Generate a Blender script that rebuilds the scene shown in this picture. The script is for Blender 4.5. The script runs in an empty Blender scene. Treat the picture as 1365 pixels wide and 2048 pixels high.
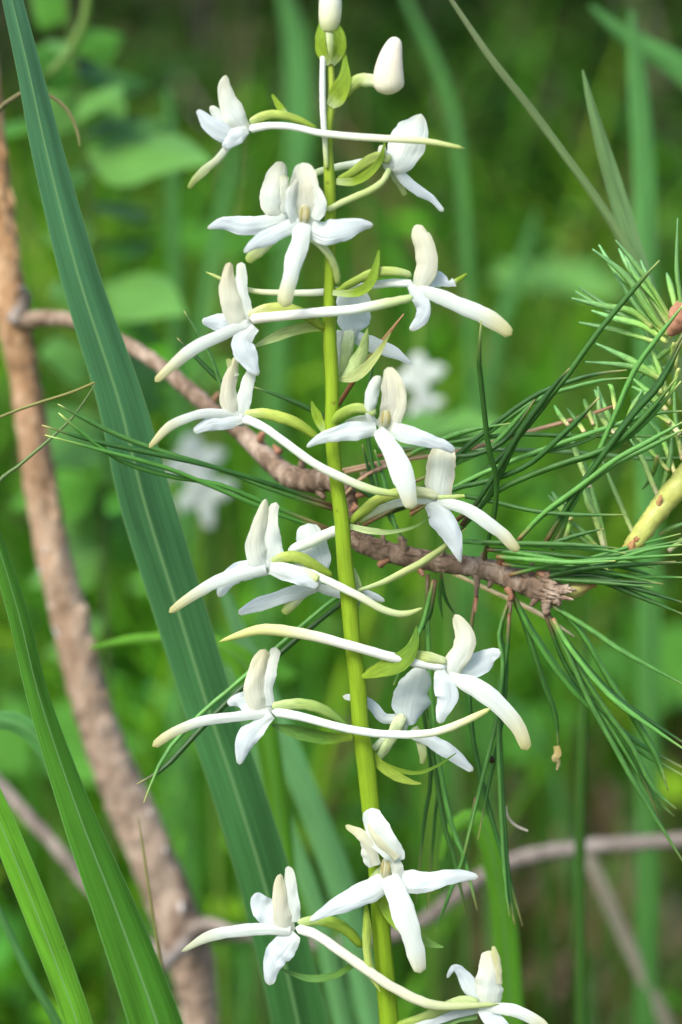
import bpy, math, random
from mathutils import Vector, noise
random.seed(11)
rnd = random.random
def U(a, b): return a + (b - a) * random.random()

# ------------------------------------------------------------------ camera, sky, sun, exposure
scene = bpy.context.scene
COL = scene.collection
IW, IH = 1365.0, 2048.0
PITCH = math.radians(14.0)
CAM = Vector((0.0, -0.2915, 0.420))
LENS, SENSOR = 80.0, 36.0
FPX = IH * LENS / SENSOR                 # focal length in photo pixels
FOCUS = 0.303
SPX = 0.066e-3                           # metres per photo pixel at the orchid

cam_data = bpy.data.cameras.new('camera')
cam = bpy.data.objects.new('camera', cam_data); COL.objects.link(cam)
cam.location = CAM
cam.rotation_euler = (math.pi / 2 - PITCH, 0, 0)
cam_data.sensor_fit = 'VERTICAL'; cam_data.sensor_height = SENSOR; cam_data.sensor_width = SENSOR
cam_data.lens = LENS
cam_data.clip_start = 0.01; cam_data.clip_end = 500
cam_data.dof.use_dof = True
cam_data.dof.focus_distance = FOCUS
cam_data.dof.aperture_fstop = 13.5
scene.camera = cam

SUN_EL, SUN_AZ = math.radians(50), math.radians(-142)   # azimuth from +Y (behind the orchid) towards -X
world = bpy.data.worlds.new('World'); scene.world = world; world.use_nodes = True
wn = world.node_tree
bg = wn.nodes['Background']
sky = wn.nodes.new('ShaderNodeTexSky'); sky.sky_type = 'NISHITA'; sky.sun_disc = False
sky.sun_elevation = SUN_EL; sky.sun_rotation = SUN_AZ
sky.dust_density = 3.0; sky.ozone_density = 0.6
wn.links.new(sky.outputs[0], bg.inputs[0]); bg.inputs[1].default_value = 0.135
sd = bpy.data.lights.new('sun', 'SUN'); sd.energy = 1.9; sd.angle = math.radians(24); sd.color = (1, .96, .90)
sun = bpy.data.objects.new('sun', sd); COL.objects.link(sun)
sdir = Vector((math.sin(SUN_AZ) * math.cos(SUN_EL), math.cos(SUN_AZ) * math.cos(SUN_EL), math.sin(SUN_EL)))
sun.rotation_euler = sdir.to_track_quat('Z', 'Y').to_euler()
sun.location = (0, 0, 3)
vs = scene.view_settings
vs.view_transform = 'Standard'; vs.look = 'None'; vs.gamma = 1.0; vs.use_curve_mapping = False
vs.exposure = 1.05
scene.cycles.use_denoising = True
scene.cycles.max_bounces = 8; scene.cycles.transmission_bounces = 6; scene.cycles.diffuse_bounces = 4
scene.cycles.caustics_reflective = False; scene.cycles.caustics_refractive = False

# ------------------------------------------------------------------ placing
CP, SP = math.cos(PITCH), math.sin(PITCH)
def ray(px, py):
    a, b = (px - IW / 2) / FPX, -(py - IH / 2) / FPX
    return Vector((a, CP + b * SP, -SP + b * CP))
def at(px, py, y):
    """world point seen at photo pixel (px, py) whose distance behind the orchid is y metres"""
    r = ray(px, py)
    return CAM + r * ((y - CAM.y) / r.y)
def near(px, py, d=0.0):
    """a point near the orchid; d = depth behind its stem in photo pixels"""
    return at(px, py, (1024 - py) * SPX * 0.10 + d * SPX)
def mpp(p):                               # metres per photo pixel at a point
    v = p - CAM
    return (v.y * CP - v.z * SP) / FPX

# ------------------------------------------------------------------ mesh helpers
def cr(pts, n):
    """Catmull-Rom through tuples, n samples"""
    m = len(pts)
    if m == 2: P = [pts[0], pts[0], pts[1], pts[1]]
    else: P = [pts[0]] + list(pts) + [pts[-1]]
    out = []
    segs = m - 1
    for i in range(n):
        s = i / (n - 1) * segs
        k = min(int(s), segs - 1); u = s - k
        a, b, c, d = P[k], P[k + 1], P[k + 2], P[k + 3]
        out.append(tuple(0.5 * (2 * b[j] + (c[j] - a[j]) * u + (2 * a[j] - 5 * b[j] + 4 * c[j] - d[j]) * u * u
                   + (3 * b[j] - a[j] - 3 * c[j] + d[j]) * u ** 3) for j in range(len(b))))
    return out

class MB:
    def __init__(self): self.v = []; self.f = []; self.c = []; self.t = []
    def build(self, name, mat, parent=None, smooth=True):
        me = bpy.data.meshes.new(name)
        me.from_pydata(self.v, [], self.f)
        if smooth: me.polygons.foreach_set('use_smooth', [True] * len(me.polygons))
        if self.c:
            a = me.attributes.new('Col', 'FLOAT_COLOR', 'POINT')
            a.data.foreach_set('color', [x for c in self.c for x in (c[0], c[1], c[2], 1.0)])
        if self.t:
            a = me.attributes.new('Tex', 'FLOAT_VECTOR', 'POINT')
            a.data.foreach_set('vector', [x for c in self.t for x in c])
        me.materials.append(mat)
        me.update()
        o = bpy.data.objects.new(name, me); COL.objects.link(o)
        if parent is not None:
            o.parent = parent
            o.location = -ROOTLOC.get(parent.name, Vector())
        return o
ROOTLOC = {}          # world position of every top-level Empty (parts are modelled in world space)

def lerp3(a, b, t): return tuple(a[i] + (b[i] - a[i]) * t for i in range(3))
def grad(cols, t):
    """cols: list of (pos, colour)"""
    if t <= cols[0][0]: return cols[0][1]
    for (p0, c0), (p1, c1) in zip(cols, cols[1:]):
        if t <= p1: return lerp3(c0, c1, (t - p0) / max(1e-6, p1 - p0))
    return cols[-1][1]

def ribbon(mb, wpts, n=18, nc=7, cup=0.2, fold=0.0, thick=0.00035, roll=0.0, cols=None, ecols=None,
           wav=0.0, rag=0.0, face=None, r0=0.0, r1=0.0, twist=0.0):
    """wpts: (x, y, z, width) in world metres; a leaf- or petal-like closed lamina facing `face` (default: the camera side)"""
    S = cr(wpts, n); base = len(mb.v); seed = rnd() * 50
    P = [Vector(s[:3]) for s in S]
    for i, p in enumerate(P):
        t = (P[min(i + 1, n - 1)] - P[max(i - 1, 0)]).normalized()
        nn = (face if face is not None else (CAM - p)).normalized()
        nn = nn - t * nn.dot(t)
        if nn.length < 1e-5: nn = Vector((0, -1, 0.2)) - t * Vector((0, -1, .2)).dot(t)
        nn.normalize(); sd_ = t.cross(nn)
        u_ = i / (n - 1)
        a = math.radians(roll + twist * u_)
        n2 = nn * math.cos(a) + sd_ * math.sin(a); s2 = sd_ * math.cos(a) - nn * math.sin(a)
        hw = max(S[i][3], 1e-5) / 2
        if r0 and u_ < r0: hw *= max(.12, math.sqrt(max(0, 1 - (1 - u_ / r0) ** 2)))
        if r1 and u_ > 1 - r1: hw *= max(.12, math.sqrt(max(0, 1 - (1 - (1 - u_) / r1) ** 2)))
        top, bot = [], []
        for j in range(nc):
            u = -1 + 2 * j / (nc - 1)
            off = -cup * hw * u * u - fold * hw * abs(u)
            hu = hw * u * (1 + rag * (noise.noise(Vector((u_ * 4.5 + seed, 3.1 if u > 0 else 9.7, seed))) + .35 * noise.noise(Vector((u_ * 14 + seed, 5.1 if u > 0 else 1.7, seed))))) if rag else hw * u
            if wav: off += wav * hw * noise.noise(Vector((u_ * 5 + seed, u * 1.4, seed))) * (0.3 + abs(u))
            q = p + s2 * hu + n2 * off
            th = min(thick, hw * .5) * math.sqrt(max(0, 1 - u * u)) * .5
            top.append((q + n2 * th, u)); bot.append((q - n2 * th, u))
        for q, u in top + bot:
            mb.v.append(q)
            if cols:
                c = grad(cols, u_)
                if ecols: c = lerp3(c, ecols, abs(u) ** 3)
                mb.c.append(c)
            mb.t.append((u, u_, seed))
    ring = nc * 2
    for i in range(n - 1):
        for j in range(nc - 1):
            a = base + i * ring + j; b = a + nc
            mb.f.append((a, a + 1, a + 1 + ring, a + ring))
            mb.f.append((b + 1, b, b + ring, b + 1 + ring))

def tube(mb, wpts, n=16, ns=8, cols=None, rough=0.0, rf=60.0, r0=0.0, r1=0.0, flat=1.0, ribs=0):
    """wpts: (x, y, z, diameter)"""
    S = cr(wpts, n); base = len(mb.v); seed = rnd() * 50
    P = [Vector(s[:3]) for s in S]
    ref = Vector((0.31, -0.9, 0.27)).normalized()
    for i, p in enumerate(P):
        t = (P[min(i + 1, n - 1)] - P[max(i - 1, 0)])
        t = t.normalized() if t.length > 1e-9 else Vector((0, 0, 1))
        a = ref - t * ref.dot(t)
        if a.length < .05: a = Vector((1, 0, 0)) - t * t.x
        a.normalize(); b = t.cross(a); u_ = i / (n - 1)
        r = max(S[i][3], 1e-5) / 2
        if r0 and u_ < r0: r *= max(.1, math.sqrt(max(0, 1 - (1 - u_ / r0) ** 2)))
        if r1 and u_ > 1 - r1: r *= max(.1, math.sqrt(max(0, 1 - (1 - (1 - u_) / r1) ** 2)))
        for j in range(ns):
            an = 2 * math.pi * j / ns
            rr = r
            d = a * math.cos(an) * flat + b * math.sin(an)
            if ribs: rr *= 1 + .09 * math.cos(ribs * an + u_ * 5)
            if rough:
                q = (p + d * r) / (S[i][3] + 1e-6) * (rf / 60.0)
                rr *= 1 + rough * (noise.noise(q * 1.3 + Vector((seed, 0, 0))) + .6 * noise.noise(q * 3.7) + .35 * noise.noise(q * 8.0))
            mb.v.append(p + d * rr)
            if cols: mb.c.append(grad(cols, u_))
            mb.t.append((an / math.pi, u_, seed))
    for i in range(n - 1):
        for j in range(ns):
            k = base + i * ns + j; l = base + i * ns + (j + 1) % ns
            mb.f.append((k, l, l + ns, k + ns))
    mb.f.append(tuple(base + j for j in range(ns))[::-1])
    mb.f.append(tuple(base + (n - 1) * ns + j for j in range(ns)))

def thing(name, loc, label, cat, group=None):
    o = bpy.data.objects.new(name, None); COL.objects.link(o)
    o.location = loc; o.empty_display_size = 0.01
    o['label'] = label; o['category'] = cat
    if group: o['group'] = group
    ROOTLOC[o.name] = Vector(loc)
    return o
def tag(o, label, cat, group=None, kind=None):
    o['label'] = label; o['category'] = cat
    if group: o['group'] = group
    if kind: o['kind'] = kind
    return o

# ------------------------------------------------------------------ materials
def new_mat(name):
    m = bpy.data.materials.new(name); m.use_nodes = True
    nt = m.node_tree; nt.nodes.clear()
    return m, nt
def N(nt, typ, **kw):
    n = nt.nodes.new(typ)
    for k, v in kw.items():
        if isinstance(k, str) and hasattr(n, k): setattr(n, k, v)
    return n
def leaf_mat(name, rough=0.45, transl=0.35, tcol=(1, 1, 1), base=None, vary=0.18, stripes=0.0, spec=0.4, nscale=(6, 3, 1), bump=0.0, sss=0.0, spots=0.0, midrib=0.0):
    m, nt = new_mat(name)
    out = N(nt, 'ShaderNodeOutputMaterial')
    pb = N(nt, 'ShaderNodeBsdfPrincipled')
    pb.inputs['Roughness'].default_value = rough
    pb.inputs['Specular IOR Level'].default_value = spec
    tex = N(nt, 'ShaderNodeAttribute'); tex.attribute_name = 'Tex'
    if base is None:
        cn = N(nt, 'ShaderNodeAttribute'); cn.attribute_name = 'Col'; col = cn.outputs['Color']
    else:
        cn = N(nt, 'ShaderNodeRGB'); cn.outputs[0].default_value = (*base, 1); col = cn.outputs[0]
    mp = N(nt, 'ShaderNodeMapping'); mp.inputs['Scale'].default_value = nscale
    nt.links.new(tex.outputs['Vector'], mp.inputs['Vector'])
    no = N(nt, 'ShaderNodeTexNoise'); no.inputs['Scale'].default_value = 1.0; no.inputs['Detail'].default_value = 4
    nt.links.new(mp.outputs[0], no.inputs['Vector'])
    mr = N(nt, 'ShaderNodeMapRange'); mr.inputs[1].default_value = .25; mr.inputs[2].default_value = .75
    mr.inputs[3].default_value = 1 - vary; mr.inputs[4].default_value = 1 + vary
    nt.links.new(no.outputs[0], mr.inputs[0])
    mul = N(nt, 'ShaderNodeVectorMath', operation='SCALE')
    nt.links.new(col, mul.inputs[0]); nt.links.new(mr.outputs[0], mul.inputs['Scale'])
    colo = mul.outputs[0]; hgt = no.outputs[0]
    if stripes:
        mp2 = N(nt, 'ShaderNodeMapping'); mp2.inputs['Scale'].default_value = (26, .8, 1)
        nt.links.new(tex.outputs['Vector'], mp2.inputs['Vector'])
        n2 = N(nt, 'ShaderNodeTexNoise'); n2.inputs['Scale'].default_value = 1.0; n2.inputs['Detail'].default_value = 2
        nt.links.new(mp2.outputs[0], n2.inputs['Vector'])
        m2 = N(nt, 'ShaderNodeMapRange'); m2.inputs[1].default_value = .3; m2.inputs[2].default_value = .7
        m2.inputs[3].default_value = 1 - stripes; m2.inputs[4].default_value = 1 + stripes
        nt.links.new(n2.outputs[0], m2.inputs[0])
        mu2 = N(nt, 'ShaderNodeVectorMath', operation='SCALE')
        nt.links.new(colo, mu2.inputs[0]); nt.links.new(m2.outputs[0], mu2.inputs['Scale'])
        colo = mu2.outputs[0]; hgt = n2.outputs[0]
    if spots:
        ge = N(nt, 'ShaderNodeTexCoord')
        vo = N(nt, 'ShaderNodeTexNoise'); vo.inputs['Scale'].default_value = 900; vo.inputs['Detail'].default_value = 1
        nt.links.new(ge.outputs['Object'], vo.inputs['Vector'])
        m3 = N(nt, 'ShaderNodeMapRange'); m3.inputs[1].default_value = .74; m3.inputs[2].default_value = .80
        m3.inputs[3].default_value = 0; m3.inputs[4].default_value = spots
        nt.links.new(vo.outputs[0], m3.inputs[0])
        mx = N(nt, 'ShaderNodeMix', data_type='RGBA')
        mx.inputs[7].default_value = (.10, .05, .02, 1)
        nt.links.new(m3.outputs[0], mx.inputs[0]); nt.links.new(colo, mx.inputs[6])
        colo = mx.outputs[2]
    if midrib:
        sx = N(nt, 'ShaderNodeSeparateXYZ'); nt.links.new(tex.outputs['Vector'], sx.inputs[0])
        ab = N(nt, 'ShaderNodeMath', operation='ABSOLUTE'); nt.links.new(sx.outputs[0], ab.inputs[0])
        r1 = N(nt, 'ShaderNodeMapRange'); r1.inputs[1].default_value = .02; r1.inputs[2].default_value = .075; r1.inputs[3].default_value = midrib; r1.inputs[4].default_value = 0
        r2 = N(nt, 'ShaderNodeMapRange'); r2.inputs[1].default_value = .93; r2.inputs[2].default_value = .99; r2.inputs[3].default_value = 0; r2.inputs[4].default_value = midrib * .8
        for r_ in (r1, r2): nt.links.new(ab.outputs[0], r_.inputs[0])
        mxm = N(nt, 'ShaderNodeMath', operation='MAXIMUM'); nt.links.new(r1.outputs[0], mxm.inputs[0]); nt.links.new(r2.outputs[0], mxm.inputs[1])
        mm = N(nt, 'ShaderNodeMix', data_type='RGBA'); mm.inputs[7].default_value = (.20, .38, .15, 1)
        nt.links.new(mxm.outputs[0], mm.inputs[0]); nt.links.new(colo, mm.inputs[6]); colo = mm.outputs[2]
    nt.links.new(colo, pb.inputs['Base Color'])
    if sss:
        pb.inputs['Subsurface Weight'].default_value = sss
        pb.inputs['Subsurface Radius'].default_value = (1, .9, .7)
        pb.inputs['Subsurface Scale'].default_value = 0.0008
    if bump:
        bp = N(nt, 'ShaderNodeBump'); bp.inputs['Strength'].default_value = bump; bp.inputs['Distance'].default_value = 0.0003
        nt.links.new(hgt, bp.inputs['Height']); nt.links.new(bp.outputs[0], pb.inputs['Normal'])
    if transl:
        tr = N(nt, 'ShaderNodeBsdfTranslucent')
        tm = N(nt, 'ShaderNodeVectorMath', operation='MULTIPLY'); tm.inputs[1].default_value = tcol
        nt.links.new(colo, tm.inputs[0]); nt.links.new(tm.outputs[0], tr.inputs['Color'])
        ms = N(nt, 'ShaderNodeMixShader'); ms.inputs[0].default_value = transl
        nt.links.new(pb.outputs[0], ms.inputs[1]); nt.links.new(tr.outputs[0], ms.inputs[2])
        nt.links.new(ms.outputs[0], out.inputs[0])
    else:
        nt.links.new(pb.outputs[0], out.inputs[0])
    return m
M_PETAL = leaf_mat('petal', rough=.6, transl=.50, vary=.09, spec=.12, nscale=(10, 1.3, 1), bump=.7)
M_SPUR = leaf_mat('spur_flesh', rough=.55, transl=.3, vary=.08, spec=.15, nscale=(3, 6, 1), sss=.3)
M_GREEN = leaf_mat('orchid_green', rough=.5, transl=.28, tcol=(1.1, 1.2, .6), vary=.22, stripes=.10, spec=.18, nscale=(3, 7, 1), bump=.4)
M_STEM = leaf_mat('orchid_stem', rough=.40, transl=.12, tcol=(1.1, 1.2, .6), vary=.2, stripes=.08, spec=.15, nscale=(3, 30, 1), bump=.4, spots=.5)
M_BLADE = leaf_mat('grass_blade', rough=.5, transl=.28, tcol=(1.1, 1.25, .5), vary=.38, stripes=.20, spec=.12, nscale=(1.2, 7, 1), bump=.5, spots=.35, midrib=.7)
M_GRASS = leaf_mat('meadow_grass', rough=.55, transl=.30, tcol=(1.15, 1.2, .5), vary=.2, spec=.10, nscale=(1, 4, 1))
M_NEEDLE = leaf_mat('pine_needle', rough=.42, transl=.10, tcol=(1.1, 1.2, .5), vary=.35, spec=.4, nscale=(3, 16, 1), bump=.25)
M_LEAF = leaf_mat('shrub_leaf', rough=.45, transl=.42, tcol=(1.1, 1.2, .5), vary=.12, spec=.2, nscale=(2, 3, 1))
M_DARKLEAF = leaf_mat('undergrowth_leaf', rough=.7, transl=.15, tcol=(1.1, 1.2, .5), vary=.2, spec=.04)

def bark_mat(name, c_dark, c_mid, c_light, scale=900, bumpd=.0008, grey=0.0):
    m, nt = new_mat(name)
    out = N(nt, 'ShaderNodeOutputMaterial'); pb = N(nt, 'ShaderNodeBsdfPrincipled')
    pb.inputs['Roughness'].default_value = .8; pb.inputs['Specular IOR Level'].default_value = .2
    co = N(nt, 'ShaderNodeTexCoord')
    mp = N(nt, 'ShaderNodeMapping'); mp.inputs['Scale'].default_value = (1, 1, .45)
    nt.links.new(co.outputs['Object'], mp.inputs[0])
    n1 = N(nt, 'ShaderNodeTexNoise'); n1.inputs['Scale'].default_value = scale; n1.inputs['Detail'].default_value = 6; n1.inputs['Roughness'].default_value = .65
    n2 = N(nt, 'ShaderNodeTexNoise'); n2.inputs['Scale'].default_value = scale * .22; n2.inputs['Detail'].default_value = 3
    vo = N(nt, 'ShaderNodeTexVoronoi'); vo.inputs['Scale'].default_value = scale * .35
    for x in (n1, n2, vo): nt.links.new(mp.outputs[0], x.inputs['Vector'])
    ad = N(nt, 'ShaderNodeMath', operation='MULTIPLY_ADD'); ad.inputs[1].default_value = .6
    nt.links.new(n1.outputs[0], ad.inputs[0])
    sc = N(nt, 'ShaderNodeMath', operation='MULTIPLY'); sc.inputs[1].default_value = .45
    nt.links.new(n2.outputs[0], sc.inputs[0]); nt.links.new(sc.outputs[0], ad.inputs[2])
    rp = N(nt, 'ShaderNodeValToRGB'); e = rp.color_ramp.elements
    e[0].position = .34; e[0].color = (*c_dark, 1); e[1].position = .72; e[1].color = (*c_light, 1)
    k = e.new(.52); k.color = (*c_mid, 1)
    nt.links.new(ad.outputs[0], rp.inputs[0]); nt.links.new(rp.outputs[0], pb.inputs['Base Color'])
    h = N(nt, 'ShaderNodeMath', operation='ADD'); nt.links.new(ad.outputs[0], h.inputs[0]); nt.links.new(vo.outputs[0], h.inputs[1])
    bp = N(nt, 'ShaderNodeBump'); bp.inputs['Strength'].default_value = .8; bp.inputs['Distance'].default_value = bumpd
    nt.links.new(h.outputs[0], bp.inputs['Height']); nt.links.new(bp.outputs[0], pb.inputs['Normal'])
    nt.links.new(pb.outputs[0], out.inputs[0])
    return m
M_BARK = bark_mat('pine_trunk_bark', (.13, .065, .026), (.40, .235, .11), (.64, .47, .30), scale=480, bumpd=.0018)
M_TWIG = bark_mat('pine_twig_bark', (.06, .04, .026), (.22, .155, .105), (.50, .41, .32), scale=700, bumpd=.0013)
M_DEADTWIG = bark_mat('dead_twig_bark', (.10, .08, .065), (.24, .205, .175), (.42, .38, .34), scale=500)
M_SCALE = bark_mat('shoot_scale', (.16, .07, .04), (.34, .17, .10), (.48, .32, .22), scale=900, bumpd=.0003)

def grey_low(m, z0, z1, fac):
    nt = m.node_tree; pb = [n for n in nt.nodes if n.type == 'BSDF_PRINCIPLED'][0]
    src = pb.inputs['Base Color'].links[0].from_socket
    co = N(nt, 'ShaderNodeTexCoord'); sx = N(nt, 'ShaderNodeSeparateXYZ'); nt.links.new(co.outputs['Object'], sx.inputs[0])
    mr = N(nt, 'ShaderNodeMapRange'); mr.inputs[1].default_value = z1; mr.inputs[2].default_value = z0; mr.inputs[3].default_value = 0; mr.inputs[4].default_value = fac
    nt.links.new(sx.outputs[2], mr.inputs[0])
    hs = N(nt, 'ShaderNodeHueSaturation'); hs.inputs['Saturation'].default_value = .62; hs.inputs['Value'].default_value = .80
    nt.links.new(src, hs.inputs['Color'])
    mx = N(nt, 'ShaderNodeMix', data_type='RGBA'); nt.links.new(mr.outputs[0], mx.inputs[0]); nt.links.new(src, mx.inputs[6]); nt.links.new(hs.outputs[0], mx.inputs[7])
    nt.links.new(mx.outputs[2], pb.inputs['Base Color'])
grey_low(M_BARK, .28, .37, 1.0)

def ground_mat():
    m, nt = new_mat('forest_floor')
    out = N(nt, 'ShaderNodeOutputMaterial'); pb = N(nt, 'ShaderNodeBsdfPrincipled'); pb.inputs['Roughness'].default_value = 1.0; pb.inputs['Specular IOR Level'].default_value = 0.0
    co = N(nt, 'ShaderNodeTexCoord')
    n1 = N(nt, 'ShaderNodeTexNoise'); n1.inputs['Scale'].default_value = 45; n1.inputs['Detail'].default_value = 8
    n2 = N(nt, 'ShaderNodeTexNoise'); n2.inputs['Scale'].default_value = 6; n2.inputs['Detail'].default_value = 4
    for x in (n1, n2): nt.links.new(co.outputs['Object'], x.inputs['Vector'])
    r1 = N(nt, 'ShaderNodeValToRGB'); e = r1.color_ramp.elements
    e[0].position = .3; e[0].color = (.020, .014, .009, 1); e[1].position = .75; e[1].color = (.20, .135, .085, 1)
    k = e.new(.5); k.color = (.075, .055, .03, 1)
    r2 = N(nt, 'ShaderNodeValToRGB'); e = r2.color_ramp.elements
    e[0].position = .4; e[0].color = (0, 0, 0, 1); e[1].position = .6; e[1].color = (1, 1, 1, 1)
    mx = N(nt, 'ShaderNodeMix', data_type='RGBA'); mx.inputs[7].default_value = (.025, .06, .010, 1)
    nt.links.new(n1.outputs[0], r1.inputs[0]); nt.links.new(n2.outputs[0], r2.inputs[0])
    nt.links.new(r2.outputs[0], mx.inputs[0]); nt.links.new(r1.outputs[0], mx.inputs[6])
    nt.links.new(mx.outputs[2], pb.inputs['Base Color'])
    bp = N(nt, 'ShaderNodeBump'); bp.inputs['Distance'].default_value = .01; nt.links.new(n1.outputs[0], bp.inputs['Height'])
    nt.links.new(bp.outputs[0], pb.inputs['Normal']); nt.links.new(pb.outputs[0], out.inputs[0])
    return m
M_GROUND = ground_mat()

# ------------------------------------------------------------------ the ground
def gz(x, y):
    r = math.hypot(x, y)
    return 0.012 * noise.noise(Vector((x * 3, y * 3, 1.7))) + 0.05 * noise.noise(Vector((x * .6, y * .6, 4.2))) * min(1, r / 2)
mb = MB()
rings = [0, .08, .16, .25, .35, .5, .7, .95, 1.25, 1.6, 2.1, 2.8, 3.8, 5.5, 8, 12, 20, 40, 90, 200]
NS = 48
mb.v.append(Vector((0, 0, gz(0, 0))))
for r in rings[1:]:
    for j in range(NS):
        a = 2 * math.pi * j / NS
        x, y = r * math.cos(a), r * math.sin(a)
        mb.v.append(Vector((x, y, gz(x, y) if r < 30 else 0)))
for j in range(NS): mb.f.append((0, 1 + j, 1 + (j + 1) % NS))
for k in range(len(rings) - 2):
    for j in range(NS):
        a = 1 + k * NS + j; b = 1 + k * NS + (j + 1) % NS
        mb.f.append((a, a + NS, b + NS, b))
g = mb.build('ground', M_GROUND); g['kind'] = 'structure'; g['label'] = 'brown forest floor with moss under the grass'

def to_ground(wpts, k=3, wend=None, bend=.5):
    """append points that carry a blade or stem from its last world point to the ground"""
    p0, p1 = Vector(wpts[-2][:3]), Vector(wpts[-1][:3])
    d = (p1 - p0)
    s = (p1.z + .005) / max(1e-4, -d.z) if d.z < -1e-4 else 0
    dx, dy = d.x * s * bend, d.y * s * bend
    m = math.hypot(dx, dy)
    if m > .12: dx *= .12 / m; dy *= .12 / m
    e = Vector((p1.x + dx, p1.y + dy, 0)); e.z = gz(e.x, e.y) - .004
    w = wpts[-1][3] if wend is None else wend
    out = list(wpts)
    k = max(k, 6)
    for i in range(1, k + 1):
        t = (i / k) ** 1.9
        q = p1.lerp(e, t) + Vector((dx, dy, 0)) * (.3 * t * (1 - t))
        out.append((q.x, q.y, q.z, wpts[-1][3] + (w - wpts[-1][3]) * t))
    return out

def W(pts, y=None):
    """photo points (px, py, depth, width px) -> world tuples. y None: depth in px near the orchid; else metres"""
    out = []
    for (a, b, d, w) in pts:
        p = near(a, b, d) if y is None else at(a, b, y + d)
        out.append((p.x, p.y, p.z, w * mpp(p)))
    return out

# ------------------------------------------------------------------ the orchid in focus
WHITE = (.82, .88, .83); COOL = (.79, .86, .87); CREAM = (.78, .79, .60); IVORY = (.81, .84, .72)
YGREEN = (.44, .56, .13); PALEG = (.54, .66, .32); LIME = (.26, .40, .03); OLIVE = (.19, .33, .03); LEAFG = (.10, .24, .03)
STEMG = (.26, .40, .025)
ZR = {'P': (0, 0, 1), 'A': (350, 0, .43956), 'B': (350, 280, .43956), 'C': (280, 480, .58608), 'D': (280, 700, .58608),
      'E': (280, 1180, .58608), 'F': (300, 1580, .58608), 'G': (865, 480, .3663), 'H': (665, 980, .51282),
      'K': (600, 480, .26374), 'L': (600, 860, .337), 'M': (640, 1180, .32234), 'N': (560, 1600, .3956)}
def Zc(R, pts, dc=0):
    x0, y0, s = ZR[R]
    return [(x0 + p[0] * s, y0 + p[1] * s, dc + p[2], p[3] * s) for p in pts]

orchid = thing('orchid', Vector((*(near(835, 2600, 0).xy), 0)),
               'white butterfly orchid in sharp focus with tall green stem and many long-spurred flowers', 'orchid')
stem_px = [(655, -70, 10, 8), (662, 40, 4, 10), (662, 120, 0, 13), (664, 205, 0, 16), (656, 270, 0, 18), (660, 380, 0, 25), (661, 480, 0, 23),
           (659, 600, 0, 25), (660, 680, 0, 29), (665, 780, 0, 29), (664, 860, 0, 31), (672, 950, 0, 30), (684, 1040, 0, 33), (690, 1120, 0, 35),
           (699, 1200, 0, 37), (707, 1290, 0, 35), (717, 1370, 0, 37), (722, 1450, 0, 36), (735, 1540, 0, 40), (745, 1640, 0, 38),
           (757, 1750, 0, 38), (763, 1850, 0, 39), (772, 1960, 0, 40), (780, 2060, 0, 42)]
mb = MB()
stem_px = [(a, b, c, w * .92) for a, b, c, w in stem_px]
tube(mb, to_ground(W(stem_px), 5, wend=50 * SPX, bend=.25), n=90, ns=14,
     cols=[(0, (.40, .50, .09)), (.2, STEMG), (.55, (.22, .36, .02)), (1, (.16, .28, .015))], ribs=5, rough=.03)
mb.build('stem', M_STEM, orchid)

def lam(R, dc, pts, **k):
    mb = MB(); ribbon(mb, W(Zc(R, pts, dc)), **k); return mb
def tub(R, dc, pts, **k):
    mb = MB(); tube(mb, W(Zc(R, pts, dc)), **k); return mb

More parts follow.
